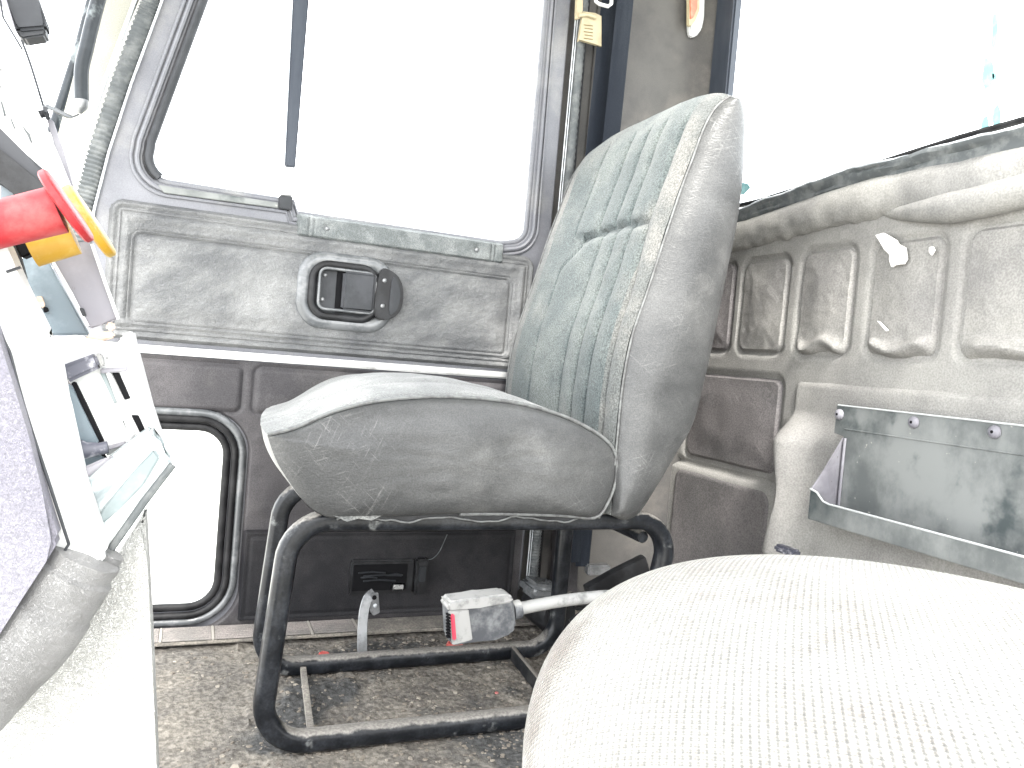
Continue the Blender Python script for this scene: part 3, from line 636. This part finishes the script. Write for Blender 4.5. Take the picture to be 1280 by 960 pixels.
# ------------------------------------------------------------------ passenger seat
seat = empty('passenger_seat', (.35, 1.10, 0), 'worn dark passenger seat with ribbed grey-green backrest on a black tube frame', 'seat')
YN, YF = .930, 1.345
def loop(name, x0, x1, z0, z1, y, r, rad, top_in=.012, back_lean=.03, mt=m_tube):
    P = []
    for (cx, cz, a0) in ((x1 - rad, z0 + rad, 270), (x1 - rad + back_lean, z1 - rad, 0), (x0 + rad + top_in, z1 - rad, 90), (x0 + rad, z0 + rad, 180)):
        for k in range(9): a = math.radians(a0 + 90 * k / 8); P.append(Vector((cx + rad * math.cos(a), y, cz + rad * math.sin(a))))
    Q = []
    for i in range(len(P)):
        a, b_ = P[i], P[(i + 1) % len(P)]; Q.append(a)
        if (b_ - a).length > .05:
            for k in range(1, 6): Q.append(a.lerp(b_, k / 6))
    return tube(name, Q, r, mt, seat, True, 20, sq=3.2)
loop('frame_loop', .110, .632, .013, .288, .955, .013, .052)
loop('frame_loop', .126, .615, .013, .288, 1.185, .013, .052, back_lean=.0)
loop('seat_rail', .21, .60, .262, .288, 1.30, .010, .012)
for (a, b_, ww, hh) in (((380, 846), (388, 912), .0045, .004), ((650, 828), (692, 880), .004, .012)):
    A_, B_ = at(*a, 'z', .012), at(*b_, 'z', .012)
    A_ = A_ + (A_ - B_) * (1.178 - A_.y) / (A_.y - B_.y); B_ = B_ + (A_ - B_) * (.962 - B_.y) / (A_.y - B_.y)
    tube('cross_bar', [A_, A_.lerp(B_, .5), B_], ww, m_sillbase if hh < .01 else m_bar, seat, seg=8, flat=hh / ww, up=(0, 0, 1), sq=6)
tube('cross_bar', [(.63, .965, .26), (.63, 1.175, .26)], .009, m_tube, seat)
tube('cross_bar', [(.23, .965, .280), (.23, 1.30, .280)], .009, m_tube, seat)
box('seat_pan', (.385, 1.12, .298), (.33, .30, .014), m_dark, seat, .004)
# recline brace at the rear
tube('brace', [at(735, 742, 'y', 1.06), at(770, 722, 'y', 1.06), at(806, 704, 'y', 1.06)], .010, m_dark, seat, seg=8, flat=1.5, up=(0, 0, 1), sq=5)
tube('brace', [at(716, 783, 'y', 1.0), at(752, 757, 'y', 1.0), at(800, 735, 'y', 1.0)], .006, m_dark, seat, seg=8, flat=2, up=(0, 0, 1), sq=5)

# cushion: closed side profile (x, z) in the near plane, taken across the seat
prof_top = [(.088, .392), (.119, .402), (.164, .424), (.221, .440), (.302, .449), (.389, .447), (.460, .434), (.511, .415), (.540, .397), (.552, .378)]
prof_rest = [(.553, .349), (.544, .318), (.525, .297), (.473, .300), (.358, .302), (.252, .298), (.190, .297)] + [(lambda q: (q.x, q.z))(at(a, b, 'y', YN)) for a, b in ((409, 646), (382, 629), (356, 594), (343, 570))]
pt = catmull([(x, 0, z) for x, z in prof_top], 5); pr_ = catmull([(x, 0, z) for x, z in [prof_top[-1]] + prof_rest + [prof_top[0]]], 4)
ring = pt + pr_[1:-1]; NT = len(pt); NR = len(ring)
cx = sum(p.x for p in ring) / NR; cz = sum(p.z for p in ring) / NR
def fshift(x, t): return (.052 * t ** 1.3) * sst(.26, .09, x)
def cring(t):
    "ring at cross position t in 0..1 (near to far), crowned in the middle"
    c = math.sin(math.pi * t) ** .55 if 0 < t < 1 else 0; out = []
    for i, p in enumerate(ring):
        q = Vector((p.x, YN + (YF - YN) * t, p.z))
        up = max(0, (p.z - .36) / .09); fr_ = max(0, (.17 - p.x) / .08)
        q.z += .020 * c * min(1, up) * (1 - .4 * sst(.3, .55, p.x)); q.x += fshift(p.x, t)
        if i < NT: q.z -= .004 * ridge(abs(t - .5) - .27, .018)       # two seams across the top
        q.z += .0012 * nz(q.x, q.y, 3, 25); q.x -= .013 * c * ridge(p.z - .370, .045) * sst(.19, .12, p.x)
        out.append(q)
    return out
NW = 44; vs = []; fs = []
for j in range(NW + 1):
    vs += cring(j / NW)
for j in range(NW):
    for i in range(NR):
        k = (i + 1) % NR; fs.append((j * NR + i, j * NR + k, (j + 1) * NR + k, (j + 1) * NR + i))
topf = [f for f in fs if (f[0] % NR) < NT - 1]; rest = [f for f in fs if (f[0] % NR) >= NT - 1]
mesh('cushion_top', vs, topf, m_seattop, seat)
mesh('cushion_underside', vs, rest, m_seatside, seat)
def side_panel(name, ringpts, sgn, y, bulge_, mt, parent, cxz, wav=0.0):
    vs = []; fs = []; R = 12; n = len(ringpts)
    for j in range(R + 1):
        s = 1 - (j / R) ** 1.25 * .999
        for p in ringpts:
            x = cxz[0] + (p.x - cxz[0]) * s; z = cxz[1] + (p.z - cxz[1]) * s
            b_ = bulge_ * (1 - s ** 4) ** .6 + wav * nz(x, z, 1, 14) * (1 - s ** 3) + wav * .5 * nz(x * .6, z * 2, 1, 40) * (1 - s ** 3)
            vs.append(Vector((x, y + sgn * b_, z)))
    for j in range(R):
        for i in range(n):
            k = (i + 1) % n; fs.append((j * n + i, j * n + k, (j + 1) * n + k, (j + 1) * n + i))
    fs.append(tuple(R * n + i for i in range(n)))
    return mesh(name, vs, fs, mt, parent)
side_panel('cushion_side', ring, -1, YN, .022, m_seatside, seat, (cx, cz), .004)
side_panel('cushion_side', [Vector((p.x + fshift(p.x, 1), 0, p.z)) for p in ring], 1, YF, .018, m_seatside, seat, (cx, cz), .003)
for y, s in ((YN, -1), (YF, 1)):
    tube('piping', [Vector((p.x + (fshift(p.x, 1) if s > 0 else 0), y + s * .002, p.z + .0012)) for p in pt] , .0024, m_piping, seat, seg=8)
    tube('piping', [Vector((p.x, y + s * .003, p.z)) for p in pr_[:22]], .0022, m_piping, seat, seg=8)
# loose hem hanging under the cushion
hem = [Vector((.175 + .36 * k / 60, YN + .004, .298 + .004 * nz(k * .3, 0, 0, 1) + .003 * math.sin(k * .35))) for k in range(61)]
tube('cushion_hem', hem, .0042, m_dark, seat, seg=6, flat=1.8, up=(0, 0, 1))
tube('hem_edge', [p + Vector((0, -.004, -.004)) for p in hem], .0012, m_piping, seat, seg=6)
mesh('torn_lining', [(.165, .925, .302), (.185, .918, .294), (.20, .922, .297), (.215, .92, .295), (.235, .925, .303), (.2, .93, .308)], [(0, 1, 2, 5), (2, 3, 4, 5)], m_seattop, seat)

# backrest: seam line (front) and rear line of the near side, (x, z)
front = [(.553, .300), (.551, .366), (.551, .416), (.552, .483), (.560, .550), (.579, .618), (.597, .687), (.616, .757), (.631, .804), (.646, .852), (.663, .884), (.684, .903)]
back = [(.703, .897), (.716, .872), (.7195, .82), (.718, .739), (.706, .644), (.697, .574), (.687, .503), (.673, .433), (.652, .393), (.621, .339), (.597, .303), (.575, .293)]
fc = catmull([(x, 0, z) for x, z in front], 14); bc = catmull([(x, 0, z) for x, z in [front[-1]] + back + [front[0]]], 5)
bring = fc + bc[1:-1]; NF = len(fc); NB = len(bring)
def seams(y, z):
    "depth of the channel lines in the front face"
    h = 0
    if z < .725: ys = (1.233 - .06 * sst(.66, .72, z), 1.120, 1.068, 1.018, .962 + .012 * sst(.6, .72, z))
    else: ys = (1.222, 1.143, 1.089, 1.040, .974)
    fade = sst(.31, .34, z) * sst(.885, .86, z)
    for s in ys: h += .0040 * ridge(y - s, .0030) * fade * (1 - .7 * ridge(z - .72, .012))
    if .972 < y < 1.19: h += .0075 * ridge(z - (.717 + .006 * math.sin((y - .97) / .2 * 3)), .0055)
    yy = sorted(ys)
    for a, b_ in zip(yy, yy[1:]):
        if a < y < b_: u = (y - a) / (b_ - a) * 2 - 1; h -= .0045 * (1 - u * u) ** .7 * fade * (1 - .6 * ridge(z - .72, .008))
    if y < yy[0]: h -= .003 * sst(0, .02, yy[0] - y) * fade
    return h
def bpoint(i, t):
    p = bring[i]; y = YN + (YF - YN) * t
    c = (math.sin(math.pi * t) ** .5) if 0 < t < 1 else 0
    upk = sst(.80, .92, p.z); q = Vector((p.x, y, p.z + upk * .030 * c))
    if i < NF:
        edge = min(t, 1 - t) * (YF - YN)
        q.x -= .010 * (1 - math.exp(-edge / .018)) * (1 - upk * .5)        # bolster roll
        q.x += .010 * ridge(y - (YN + YF) / 2, .11)                        # hollow in the middle
        q.x += seams(y, p.z)
        q.x += .0012 * nz(q.y, q.z, 1, 25)
    else: q.x += .022 * c * sst(.36, .45, p.z)
    # narrower towards the head
    return q
NW = 260; vs = []; fs = []
for j in range(NW + 1):
    vs += [bpoint(i, j / NW) for i in range(NB)]
for j in range(NW):
    for i in range(NB):
        k = (i + 1) % NB; fs.append((j * NB + i, j * NB + k, (j + 1) * NB + k, (j + 1) * NB + i))
yof = lambda f: YN + (YF - YN) * (f[0] // NB) / NW
frf = [f for f in fs if (f[0] % NB) < NF - 1]
lowlim = [f for f in frf if yof(f) < .968 or yof(f) > 1.305]; mid = [f for f in frf if not (yof(f) < .968 or yof(f) > 1.305)]
def sub(vs, fs):
    idx = {}; V = []; G = []
    for f in fs:
        g = []
        for k in f:
            if k not in idx: idx[k] = len(V); V.append(vs[k])
            g.append(idx[k])
        G.append(tuple(g))
    return V, G
mesh('backrest_front', *sub(vs, mid), m_backfab, seat); mesh('backrest_bolster', *sub(vs, [f for f in lowlim if yof(f) < 1.1]), m_bolster, seat); mesh('backrest_bolster', *sub(vs, [f for f in lowlim if yof(f) > 1.1]), m_bolster, seat)
mesh('backrest_rear', *sub(vs, [f for f in fs if (f[0] % NB) >= NF - 1]), m_seatside, seat)
bcx, bcz = .640, .60
def back_side(y, sgn, b0):
    "side panel as strips between the seam line and the rear line"
    m = 60; R = 12; vs = []; fs = []
    fl_ = [fc[int(round(k / m * (NF - 1)))] for k in range(m + 1)]; L = len(bc) - 1
    br = [bc[::-1][int(round(k / m * L))] for k in range(m + 1)]
    for a, b_ in zip(fl_, br):
        for r in range(R + 1):
            t = r / R; x = a.x + (b_.x - a.x) * t; z = a.z + (b_.z - a.z) * t
            vs.append(Vector((x, y + sgn * (b0 * math.sin(math.pi * t) ** .6 * sst(0, .03, (b_ - a).length) + .003 * nz(x, z, 1, 16)), z)) if 0 < r < R else Vector((x, y, z)))
    for j in range(m):
        for r in range(R): a = j * (R + 1) + r; fs.append((a, a + 1, a + R + 2, a + R + 1))
    return mesh('backrest_side', vs, fs, m_seatside, seat)
back_side(YN, -1, .020); back_side(YF, 1, .018)
for y, s in ((YN, -1), (YF, 1)):
    tube('piping', [Vector((p.x - .001, y + s * .002, p.z)) for p in fc[15:]] + [Vector((p.x, y + s * .002, p.z + .001)) for p in bc[1:4]], .0016, m_piping, seat, seg=8)
# row of stitches beside the near piping
tube('piping', [Vector((p.x, YN + .002, p.z)) for p in bc[8:50]], .0012, m_piping, seat, seg=6)

# ------------------------------------------------------------------ belts
def strap(name, pts, wd, mt, parent=None, th=.0012, origin=None, up=(0, 1, 0)): return tube(name, catmull(pts, 8), th, mt, parent, seg=8, flat=wd / 2 / th, up=up, sq=5, origin=origin)
blt = empty('seat_belt', (.72, 1.37, .10), 'dark blue seat belt hanging in two runs beside the door pillar with beige guide', 'seat belt')
strap('webbing', [(.712, 1.372, 1.40), (.706, 1.372, 1.1), (.700, 1.372, .7), (.705, 1.37, .3)], .036, m_belt, blt, up=(1, 0, 0))
strap('webbing', [(.733, 1.350, 1.40), (.728, 1.350, 1.05), (.7225, 1.350, .7), (.715, 1.345, .3), (.712, 1.33, .12)], .040, m_belt, blt, up=(1, .15, 0))
gd = prism('belt_guide', ppoly([(723, 52), (729, 14), (745, 12), (758, 15), (758, 62), (746, 57)][:2] + [(744, 16), (752, 20), (752, 58), (741, 54), (724, 49)], 'y', 1.366), (0, .007, 0), m_beige, blt, .002, smooth=True)
prism('guide_post', ppoly([(722, -30), (730, -30), (729, 14), (727, 22), (720, 24), (721, 16)], 'y', 1.365), (0, .01, 0), m_beige, blt, .002, smooth=True)
tube('guide_rim', [at(724, 19, 'y', 1.362), at(735, 18, 'y', 1.362), at(745, 22, 'y', 1.362)], .004, m_beige, blt, seg=8)
for k in range(5): tube('embossed_line', [at(730 + (k % 2), 31 + k * 4.2, 'y', 1.3655), at(741, 32.5 + k * 4.2, 'y', 1.3655)], .0009, m_beigetxt, gd, seg=5)
tube('belt_tongue', [at(x, y, 'y', 1.338) for x, y in [(744, -12), (745, 2), (749, 5), (760, 8), (764, 5), (765, -12)]], .0035, m_white, blt, seg=8)
rt = empty('belt_reel', (.675, 1.30, 0), 'dusty black belt reel housing on the floor behind the seat', 'belt reel')
box('reel_cap', (.630, 1.290, .083), (.066, .07, .030), m_bezel, rt, .010, seg=3, rot=Matrix.Rotation(.15, 3, 'Y').to_euler())
tube('reel_drum', [(.650, 1.245, .046), (.650, 1.262, .046), (.650, 1.33, .046), (.650, 1.345, .046)], [.030, .040, .040, .026], m_dark, rt, seg=24)
tube('reel_bracket', catmull([at(712, 740, 'y', 1.25), at(716, 765, 'y', 1.25), at(712, 790, 'y', 1.25), at(698, 803, 'y', 1.25)], 5), .005, m_bar, rt, seg=8)
strap('belt_anchor_strap', [(.745, 1.34, .40), (.742, 1.34, .22), (.738, 1.335, .11)], .030, m_belt, rt, up=(1, 0, 0))
box('anchor_plate', (.77, 1.33, .105), (.05, .02, .02), m_glass_s, rt, .003)

# buckle on its stalk
YB = .86
bk = empty('belt_buckle', at(700, 750, 'y', YB), 'dusty black belt buckle with red release on a pale stiff stalk', 'belt buckle')
prism('buckle_body', ppoly([(560, 757), (566, 754), (630, 744), (640, 745), (643, 752), (646, 785), (640, 794), (620, 800), (567, 808), (562, 800)], 'y', YB - .012), (0, .026, 0), m_buckle, bk, .005, smooth=True)
prism('buckle_top', ppoly([(558, 757), (562, 752), (600, 747), (634, 743), (643, 747), (642, 754), (600, 760), (562, 766)], 'y', YB - .015), (0, .03, 0), m_sleeve, bk, .004, smooth=True)
prism('front_frame', ppoly([(561, 764), (586, 762), (591, 800), (566, 807)], 'y', YB - .0145), (0, .004, 0), m_sleeve, bk, .001)
prism('release_button', ppoly([(563.5, 768), (568.5, 768), (571, 800), (566.5, 801)], 'y', YB - .0165), (0, .004, 0), m_redbutton, bk, .0012)
for k in range(8): prism('grip_rib', ppoly([(559, 768 + k * 4), (563.5, 768 + k * 4), (563.5, 770 + k * 4), (559, 770 + k * 4)], 'y', YB - .0165), (0, .006, 0), m_black, bk, 0)
tube('stalk', catmull([at(643, 762, 'y', YB), at(690, 753, 'y', YB), at(735, 747, 'y', YB), at(775, 745, 'y', YB), at(830, 752, 'y', YB), at(900, 790, 'y', YB + .03)], 8), .0093, m_sleeve, bk, seg=12, flat=.8)
tube('stalk_collar', [at(641, 763, 'y', YB), at(650, 761, 'y', YB)], .0115, m_buckle, bk, seg=12)
lt = empty('small_latch', at(985, 686, 'x', .90), 'small dark violet plastic latch poking up behind the near seat cushion', 'latch')
box('latch_head', at(984, 688, 'x', .90), (.02, .045, .012), m_dusty, lt, .004)
box('latch_post', at(986, 720, 'x', .93), (.012, .02, .05), m_dark, lt, .003)

# steel strap standing on the floor by the door
ss = empty('steel_strap', (.294, 1.254, 0), 'bent bright steel strap standing on the floor before the door liner', 'steel strap')
q = [at(453, 816, 'y', 1.254), at(453, 790, 'y', 1.262), at(455, 765, 'y', 1.268), at(460, 748, 'y', 1.272), at(468, 741, 'y', 1.276)]
strap('strap', q, .017, m_glass_s, ss, .0015, up=(1, 0, 0))
prism('lug', ppoly([(464, 742), (473, 741), (475, 766), (467, 770), (463, 765)], 'y', 1.270), (0, .004, 0), m_glass_s, ss, .001)
dome('lug_hole', at(468, 747, 'y', 1.2695), (0, -1, 0), .004, .0006, m_black, ss); dome('lug_rivet', at(469, 757, 'y', 1.2695), (0, -1, 0), .0035, .002, m_lighttrim, ss)
tube('strap_foot', [at(444, 817, 'y', 1.250), at(462, 817, 'y', 1.250)], .003, m_bar, ss, seg=8)

# ------------------------------------------------------------------ near (driver) seat cushion
ds = empty('driver_seat', (.36, .12, 0), 'pale coarse woven driver seat cushion filling the near corner', 'seat')
DC = Vector((.3104, .1927, .3253)); DS = (.184, .241, .0895)
vs = []; fs = []; U, Vn = 120, 60
def sgnp(v, e): return math.copysign(abs(v) ** e, v)
for j in range(Vn + 1):
    b_ = -math.pi / 2 + math.pi * j / Vn
    for i in range(U):
        a = 2 * math.pi * i / U
        x = DS[0] * sgnp(math.cos(b_), .6) * math.cos(a); y = DS[1] * sgnp(math.cos(b_), .6) * math.sin(a); z = DS[2] * sgnp(math.sin(b_), .95)
        vs.append(DC + Vector((x, y, z)))
for j in range(Vn):
    for i in range(U): k = (i + 1) % U; fs.append((j * U + i, j * U + k, (j + 1) * U + k, (j + 1) * U + i))
mesh('seat_cushion', vs, fs, m_driver, ds)
for yy in (.05, .30):
    P = [Vector((.32 + (.13 * math.copysign(abs(math.cos(a)) ** .5, math.cos(a))), yy, .14 + .125 * math.copysign(abs(math.sin(a)) ** .5, math.sin(a)))) for a in [2 * math.pi * k / 40 for k in range(40)]]
    tube('frame_loop', P, .0145, m_tube, ds, True, 12)

# ------------------------------------------------------------------ dashboard
da = empty('dashboard', (-.15, .55, 0), 'pale dashboard side with lavender panel, vents, bare brackets and two pull levers', 'dashboard')
def P_(name, pts, y, d, mt, bevel=.0015, parent=da, smooth=False): return prism(name, ppoly(pts, 'y', y), (0, d, 0), mt, parent, bevel, smooth=smooth)
cn = P_('console_side', [(-120, 860), (0, 862), (50, 835), (75, 822), (130, 720), (170, 660), (181, 640), (184, 700), (189, 800), (196, 960), (214, 1500), (-120, 1500)], .50, .03, m_whitevinyl, .004, smooth=True)
P_('white_flange', [(-120, 280), (0, 288), (8, 306), (27, 352), (48, 412), (70, 428), (84, 510), (104, 600), (136, 693), (118, 712), (95, 745), (60, 790), (0, 850), (-120, 900)], .47, .02, m_white, .003, smooth=True)
pp = P_('lavender_panel', [(-120, 200), (-30, 345), (0, 428), (20, 492), (36, 545), (52, 610), (73, 676), (58, 702), (28, 748), (0, 792), (-60, 860), (-120, 900)], .455, .02, m_purple, .003, smooth=True); pp['label'] = 'grained lavender dashboard panel'
tube('panel_joint', [at(x, y, 'y', .467) for x, y in [(-30, 330), (0, 416), (12, 440), (30, 510), (60, 600), (86, 680), (40, 756), (0, 812), (-30, 850)]], .0009, m_darkgrey, da, seg=6)
tube('knee_pad', catmull([at(-60, 905, 'y', .475), at(0, 838, 'y', .475), at(38, 800, 'y', .475), at(68, 758, 'y', .475), at(98, 712, 'y', .475), at(112, 690, 'y', .475)], 8), [.0215] * 24 + [.020] * 8 + [.018] * 6 + [.012, .008, .004], m_padgrey, da, seg=24)
tube('knee_pad_tip', catmull([at(138, 688, 'y', .485), at(126, 705, 'y', .485), at(114, 726, 'y', .485)], 6), [.006] + [.009] * 4 + [.0105] * 4 + [.009, .007, .006, .004], m_padgrey, da, seg=16)
# lower corner of streaky metal
P_('corner_plate', [(96, 604), (150, 562), (188, 534), (197, 556), (216, 578), (213, 592), (140, 694), (130, 693), (112, 650)], .49, .02, m_dashmetal, .002)
P_('corner_channel', [(117, 656), (128, 636), (165, 592), (192, 562), (200, 572), (180, 606), (146, 640), (128, 655)], .487, .004, m_dashgrey, .001)
P_('corner_channel', [(97, 588), (128, 574), (143, 570), (100, 605)], .487, .004, m_lavsteel, .001)
tube('corner_edge', [at(216, 581, 'y', .488), at(180, 627, 'y', .488), at(140, 684, 'y', .488), at(115, 727, 'y', .488)], .0022, m_ribrub, da, seg=8)
# vent housing with open slots
vh = P_('vent_housing', [(62, 424), (95, 418), (118, 428), (150, 432), (150, 419), (166, 413), (170, 432), (178, 462), (190, 508), (202, 545), (206, 572), (192, 545), (165, 560), (130, 572), (104, 500), (90, 476), (80, 470), (68, 450)], .515, .02, m_white, .0015)
vh['label'] = 'white vent housing with black slots'
for pts, mt in (([(140, 466), (149, 466), (163, 498), (156, 500)], m_black), ([(164, 519), (173, 519), (181, 537), (175, 541)], m_black), ([(125, 466), (131, 466), (147, 502), (143, 505)], m_dashgrey), ([(153, 526), (158, 526), (166, 545), (162, 545)], m_ribrub)):
    P_('vent_slot', pts, .5135, .004, mt, .0003, vh)
for pts in ([(125, 461), (160, 459), (158, 464), (126, 467)], [(134, 558), (157, 552), (157, 556), (136, 563)], [(164, 551), (183, 541), (184, 544), (167, 555)]): P_('vent_bar', pts, .511, .004, m_lavsteel, .0005, vh)
P_('vent_post', [(132, 466), (138, 466), (158, 512), (168, 545), (162, 548), (150, 512)], .511, .003, m_white, .0006, vh)
P_('switch_block', [(74, 458), (119, 441), (127, 459), (82, 480)], .503, .014, m_dusty, .002)
P_('switch_end', [(119, 441), (126, 443), (130, 457), (127, 460)], .502, .012, m_sleeve, .0015)
P_('dark_gap', [(89, 478), (94, 477), (108, 505), (130, 552), (128, 566), (136, 575), (110, 592), (98, 560)], .5105, .004, m_black, .0005)
P_('inner_bracket', [(75, 482), (89, 480), (100, 505), (124, 554), (120, 560), (92, 552)], .508, .004, m_steelblue, .001)
P_('inner_bracket', [(100, 574), (113, 569), (128, 570), (134, 578), (108, 596)], .506, .004, m_steelblue, .001)
lv = tube('toggle_lever', [at(92, 561, 'y', .498), at(108, 563, 'y', .498), at(124, 561, 'y', .498), at(135, 559, 'y', .498)], [.0065, .0048, .0036, .0036], m_dusty, da, seg=12)
# bare brackets under the levers
P_('blue_grey_plate', [(26, 321), (42, 316), (56, 318), (70, 345), (112, 419), (62, 419), (50, 411), (34, 372), (25, 348)], .535, .006, m_steelblue, .001)
P_('lavender_plate', [(58, 322), (87, 305), (114, 300), (148, 398), (137, 403), (125, 404), (118, 410), (111, 411), (90, 370)], .528, .004, m_lavsteel, .001)
tube('plate_edge', [at(115, 305, 'y', .527), at(131, 352, 'y', .527), at(148, 399, 'y', .527)], .0011, m_white, da, seg=6)
tube('plate_edge', [at(62, 320, 'y', .527), at(88, 365, 'y', .527), at(110, 408, 'y', .527)], .0010, m_white, da, seg=6)
for pts, mt in (([(45, 371), (52, 370), (56, 380), (55, 386), (50, 383)], m_wood), ([(53, 383), (59, 384), (61, 389), (55, 391)], m_black), ([(99, 385), (104, 385), (108, 395), (103, 395)], m_darkgrey)): P_('plate_hole', pts, .5255 if pts[0][0] > 90 else .533, .002, mt, .0003)
P_('wood_block', [(108, 419), (128, 414), (141, 415), (143, 422), (120, 429), (106, 430)], .52, .01, m_wood, .001)
P_('wood_block', [(132, 404), (141, 402), (143, 413), (133, 413)], .522, .01, m_wood, .001)
P_('black_tab', [(7, 302), (16, 302), (26, 323), (33, 349), (30, 353), (25, 351), (16, 334)], .50, .006, m_dark, .001)
P_('black_tab', [(16, 303), (36, 298), (45, 315), (26, 323)], .505, .012, m_black, .001)
tube('flange_seam', [at(8, 340, 'y', .469), at(26, 334, 'y', .469)], .0008, m_darkgrey, da, seg=6)
# levers
def basis(n):
    a = n.orthogonal().normalized(); return a, n.cross(a)
def disc(name, c, n, r, th, mt, parent, seg=32, sx=1.0):
    return tube(name, [c - n * th / 2, c - n * th * .3, c + n * th * .3, c + n * th / 2], [r * .94, r, r, r * .93], mt, parent, seg=seg)
def tilt(px, py, y, a, b, c):
    v = (at(px, py, 'y', y) - CAM).normalized(); rt_ = M3 @ Vector((1, 0, 0)); rt_ = (rt_ - v * rt_.dot(v)).normalized(); up_ = rt_.cross(v)
    return (rt_ * a + up_ * b - v * c).normalized()
yl_ = tube('yellow_lever', [at(38, 310, 'y', .50), at(92, 294, 'y', .50)], .0108, m_yellow, da, seg=20); yl_['label'] = 'yellow pull lever behind the red one'
nY = tilt(108, 277, .50, .88, .45, .06)
disc('lever_flange', at(112, 277, 'y', .50), nY, .0220, .0055, m_yellow, yl_)
rd = tube('red_lever', [at(-40, 291, 'y', .455), at(5, 279, 'y', .455), at(74, 262, 'y', .455)], [.0112, .0115, .012], m_red, da, seg=24); rd['label'] = 'red pull lever with broad flange'
nR = tilt(82, 258, .455, .88, .46, .07)
disc('lever_flange', at(83, 258, 'y', .455), nR, .0200, .0045, m_red, rd)
# upper dash
P_('instrument_hood', [(-80, 40), (0, 60), (20, 85), (52, 150), (72, 196), (90, 240), (60, 250), (40, 200), (0, 158), (-80, 110)], .60, .02, m_white, .003, smooth=True)
P_('dark_bin', [(-60, 105), (0, 160), (30, 190), (57, 214), (64, 238), (22, 249), (14, 235), (0, 226), (-60, 200)], .57, .02, m_darkgrey, .002)
P_('dark_bin_face', [(-60, 130), (0, 186), (58, 232), (62, 240), (22, 251), (14, 237), (0, 228), (-60, 200)], .566, .006, m_dark, .001)
for pts in ([(0, 125), (2, 126), (7, 143), (5, 145)], [(12, 146), (14, 148), (19, 160), (17, 160)], [(25, 153), (28, 157), (37, 167), (40, 178), (38, 177), (34, 168)], [(0, 84), (2, 86), (0, 89)], [(0, 105), (1, 108), (0, 110)]): P_('hood_vent', pts, .5985, .003, m_ribrub, .0002)
tube('screen_edge', catmull([at(27, 50, 'y', .62), at(38, 80, 'y', .62), at(48, 112, 'y', .62), at(57, 142, 'y', .62)], 4), .0009, m_darkgrey, da, seg=6)
P_('screen_strip', [(58, 148), (66, 150), (80, 190), (93, 238), (84, 239)], .62, .004, m_lavsteel, .0006)
P_('lower_screen_corner', [(0, 228), (14, 236), (22, 251), (0, 258)], .575, .004, m_steelblue, .0005)
vi = empty('sun_visor', at(30, 40, 'y', .62), 'small grey folded visor hanging in the upper left corner', 'visor')
prism('visor_board', ppoly([(-10, -60), (28, -60), (48, 0), (58, 28), (57, 35), (22, 38), (16, 30), (8, 0)], 'y', .62), (0, .02, 0), m_visor, vi, .002)
prism('visor_edge', ppoly([(18, 37), (56, 34), (58, 38), (56, 44), (30, 48), (25, 47)], 'y', .623), (0, .016, 0), m_darkgrey, vi, .0015)
prism('visor_side', ppoly([(-2, -30), (8, 0), (20, 40), (27, 50), (14, 30), (0, 2)], 'y', .616), (0, .008, 0), m_lavsteel, vi, .001)
tube('visor_cord', [at(0, 0, 'y', .61), at(4, 22, 'y', .61), at(28, 62, 'y', .61)], .0008, m_darkgrey, vi, seg=6)
spg = empty('spring_hook', at(55, 143, 'y', .62), 'small coil spring and hook joining the hood edge to the grab tube foot', 'spring')
c0, c1 = at(40, 145, 'y', .615), at(60, 141, 'y', .615); P = []
ax = (c1 - c0); e1, e2 = basis(ax.normalized())
for k in range(121): a = k / 120 * 2 * math.pi * 10; P.append(c0 + ax * k / 120 + (e1 * math.cos(a) + e2 * math.sin(a)) * .0022)
tube('coil', P, .0006, m_darkgrey, spg, seg=5)
tube('hook', catmull([at(60, 148, 'y', .615), at(57, 134, 'y', .615), at(66, 136, 'y', .7), at(80, 143, 'y', .95), at(90, 146, 'y', 1.15), at(98, 143, 'y', 1.25)], 5), [.0016] * 11 + [.0022] * 4 + [.0025] * 5 + [.0012] * 6, m_darkgrey, spg, seg=6)
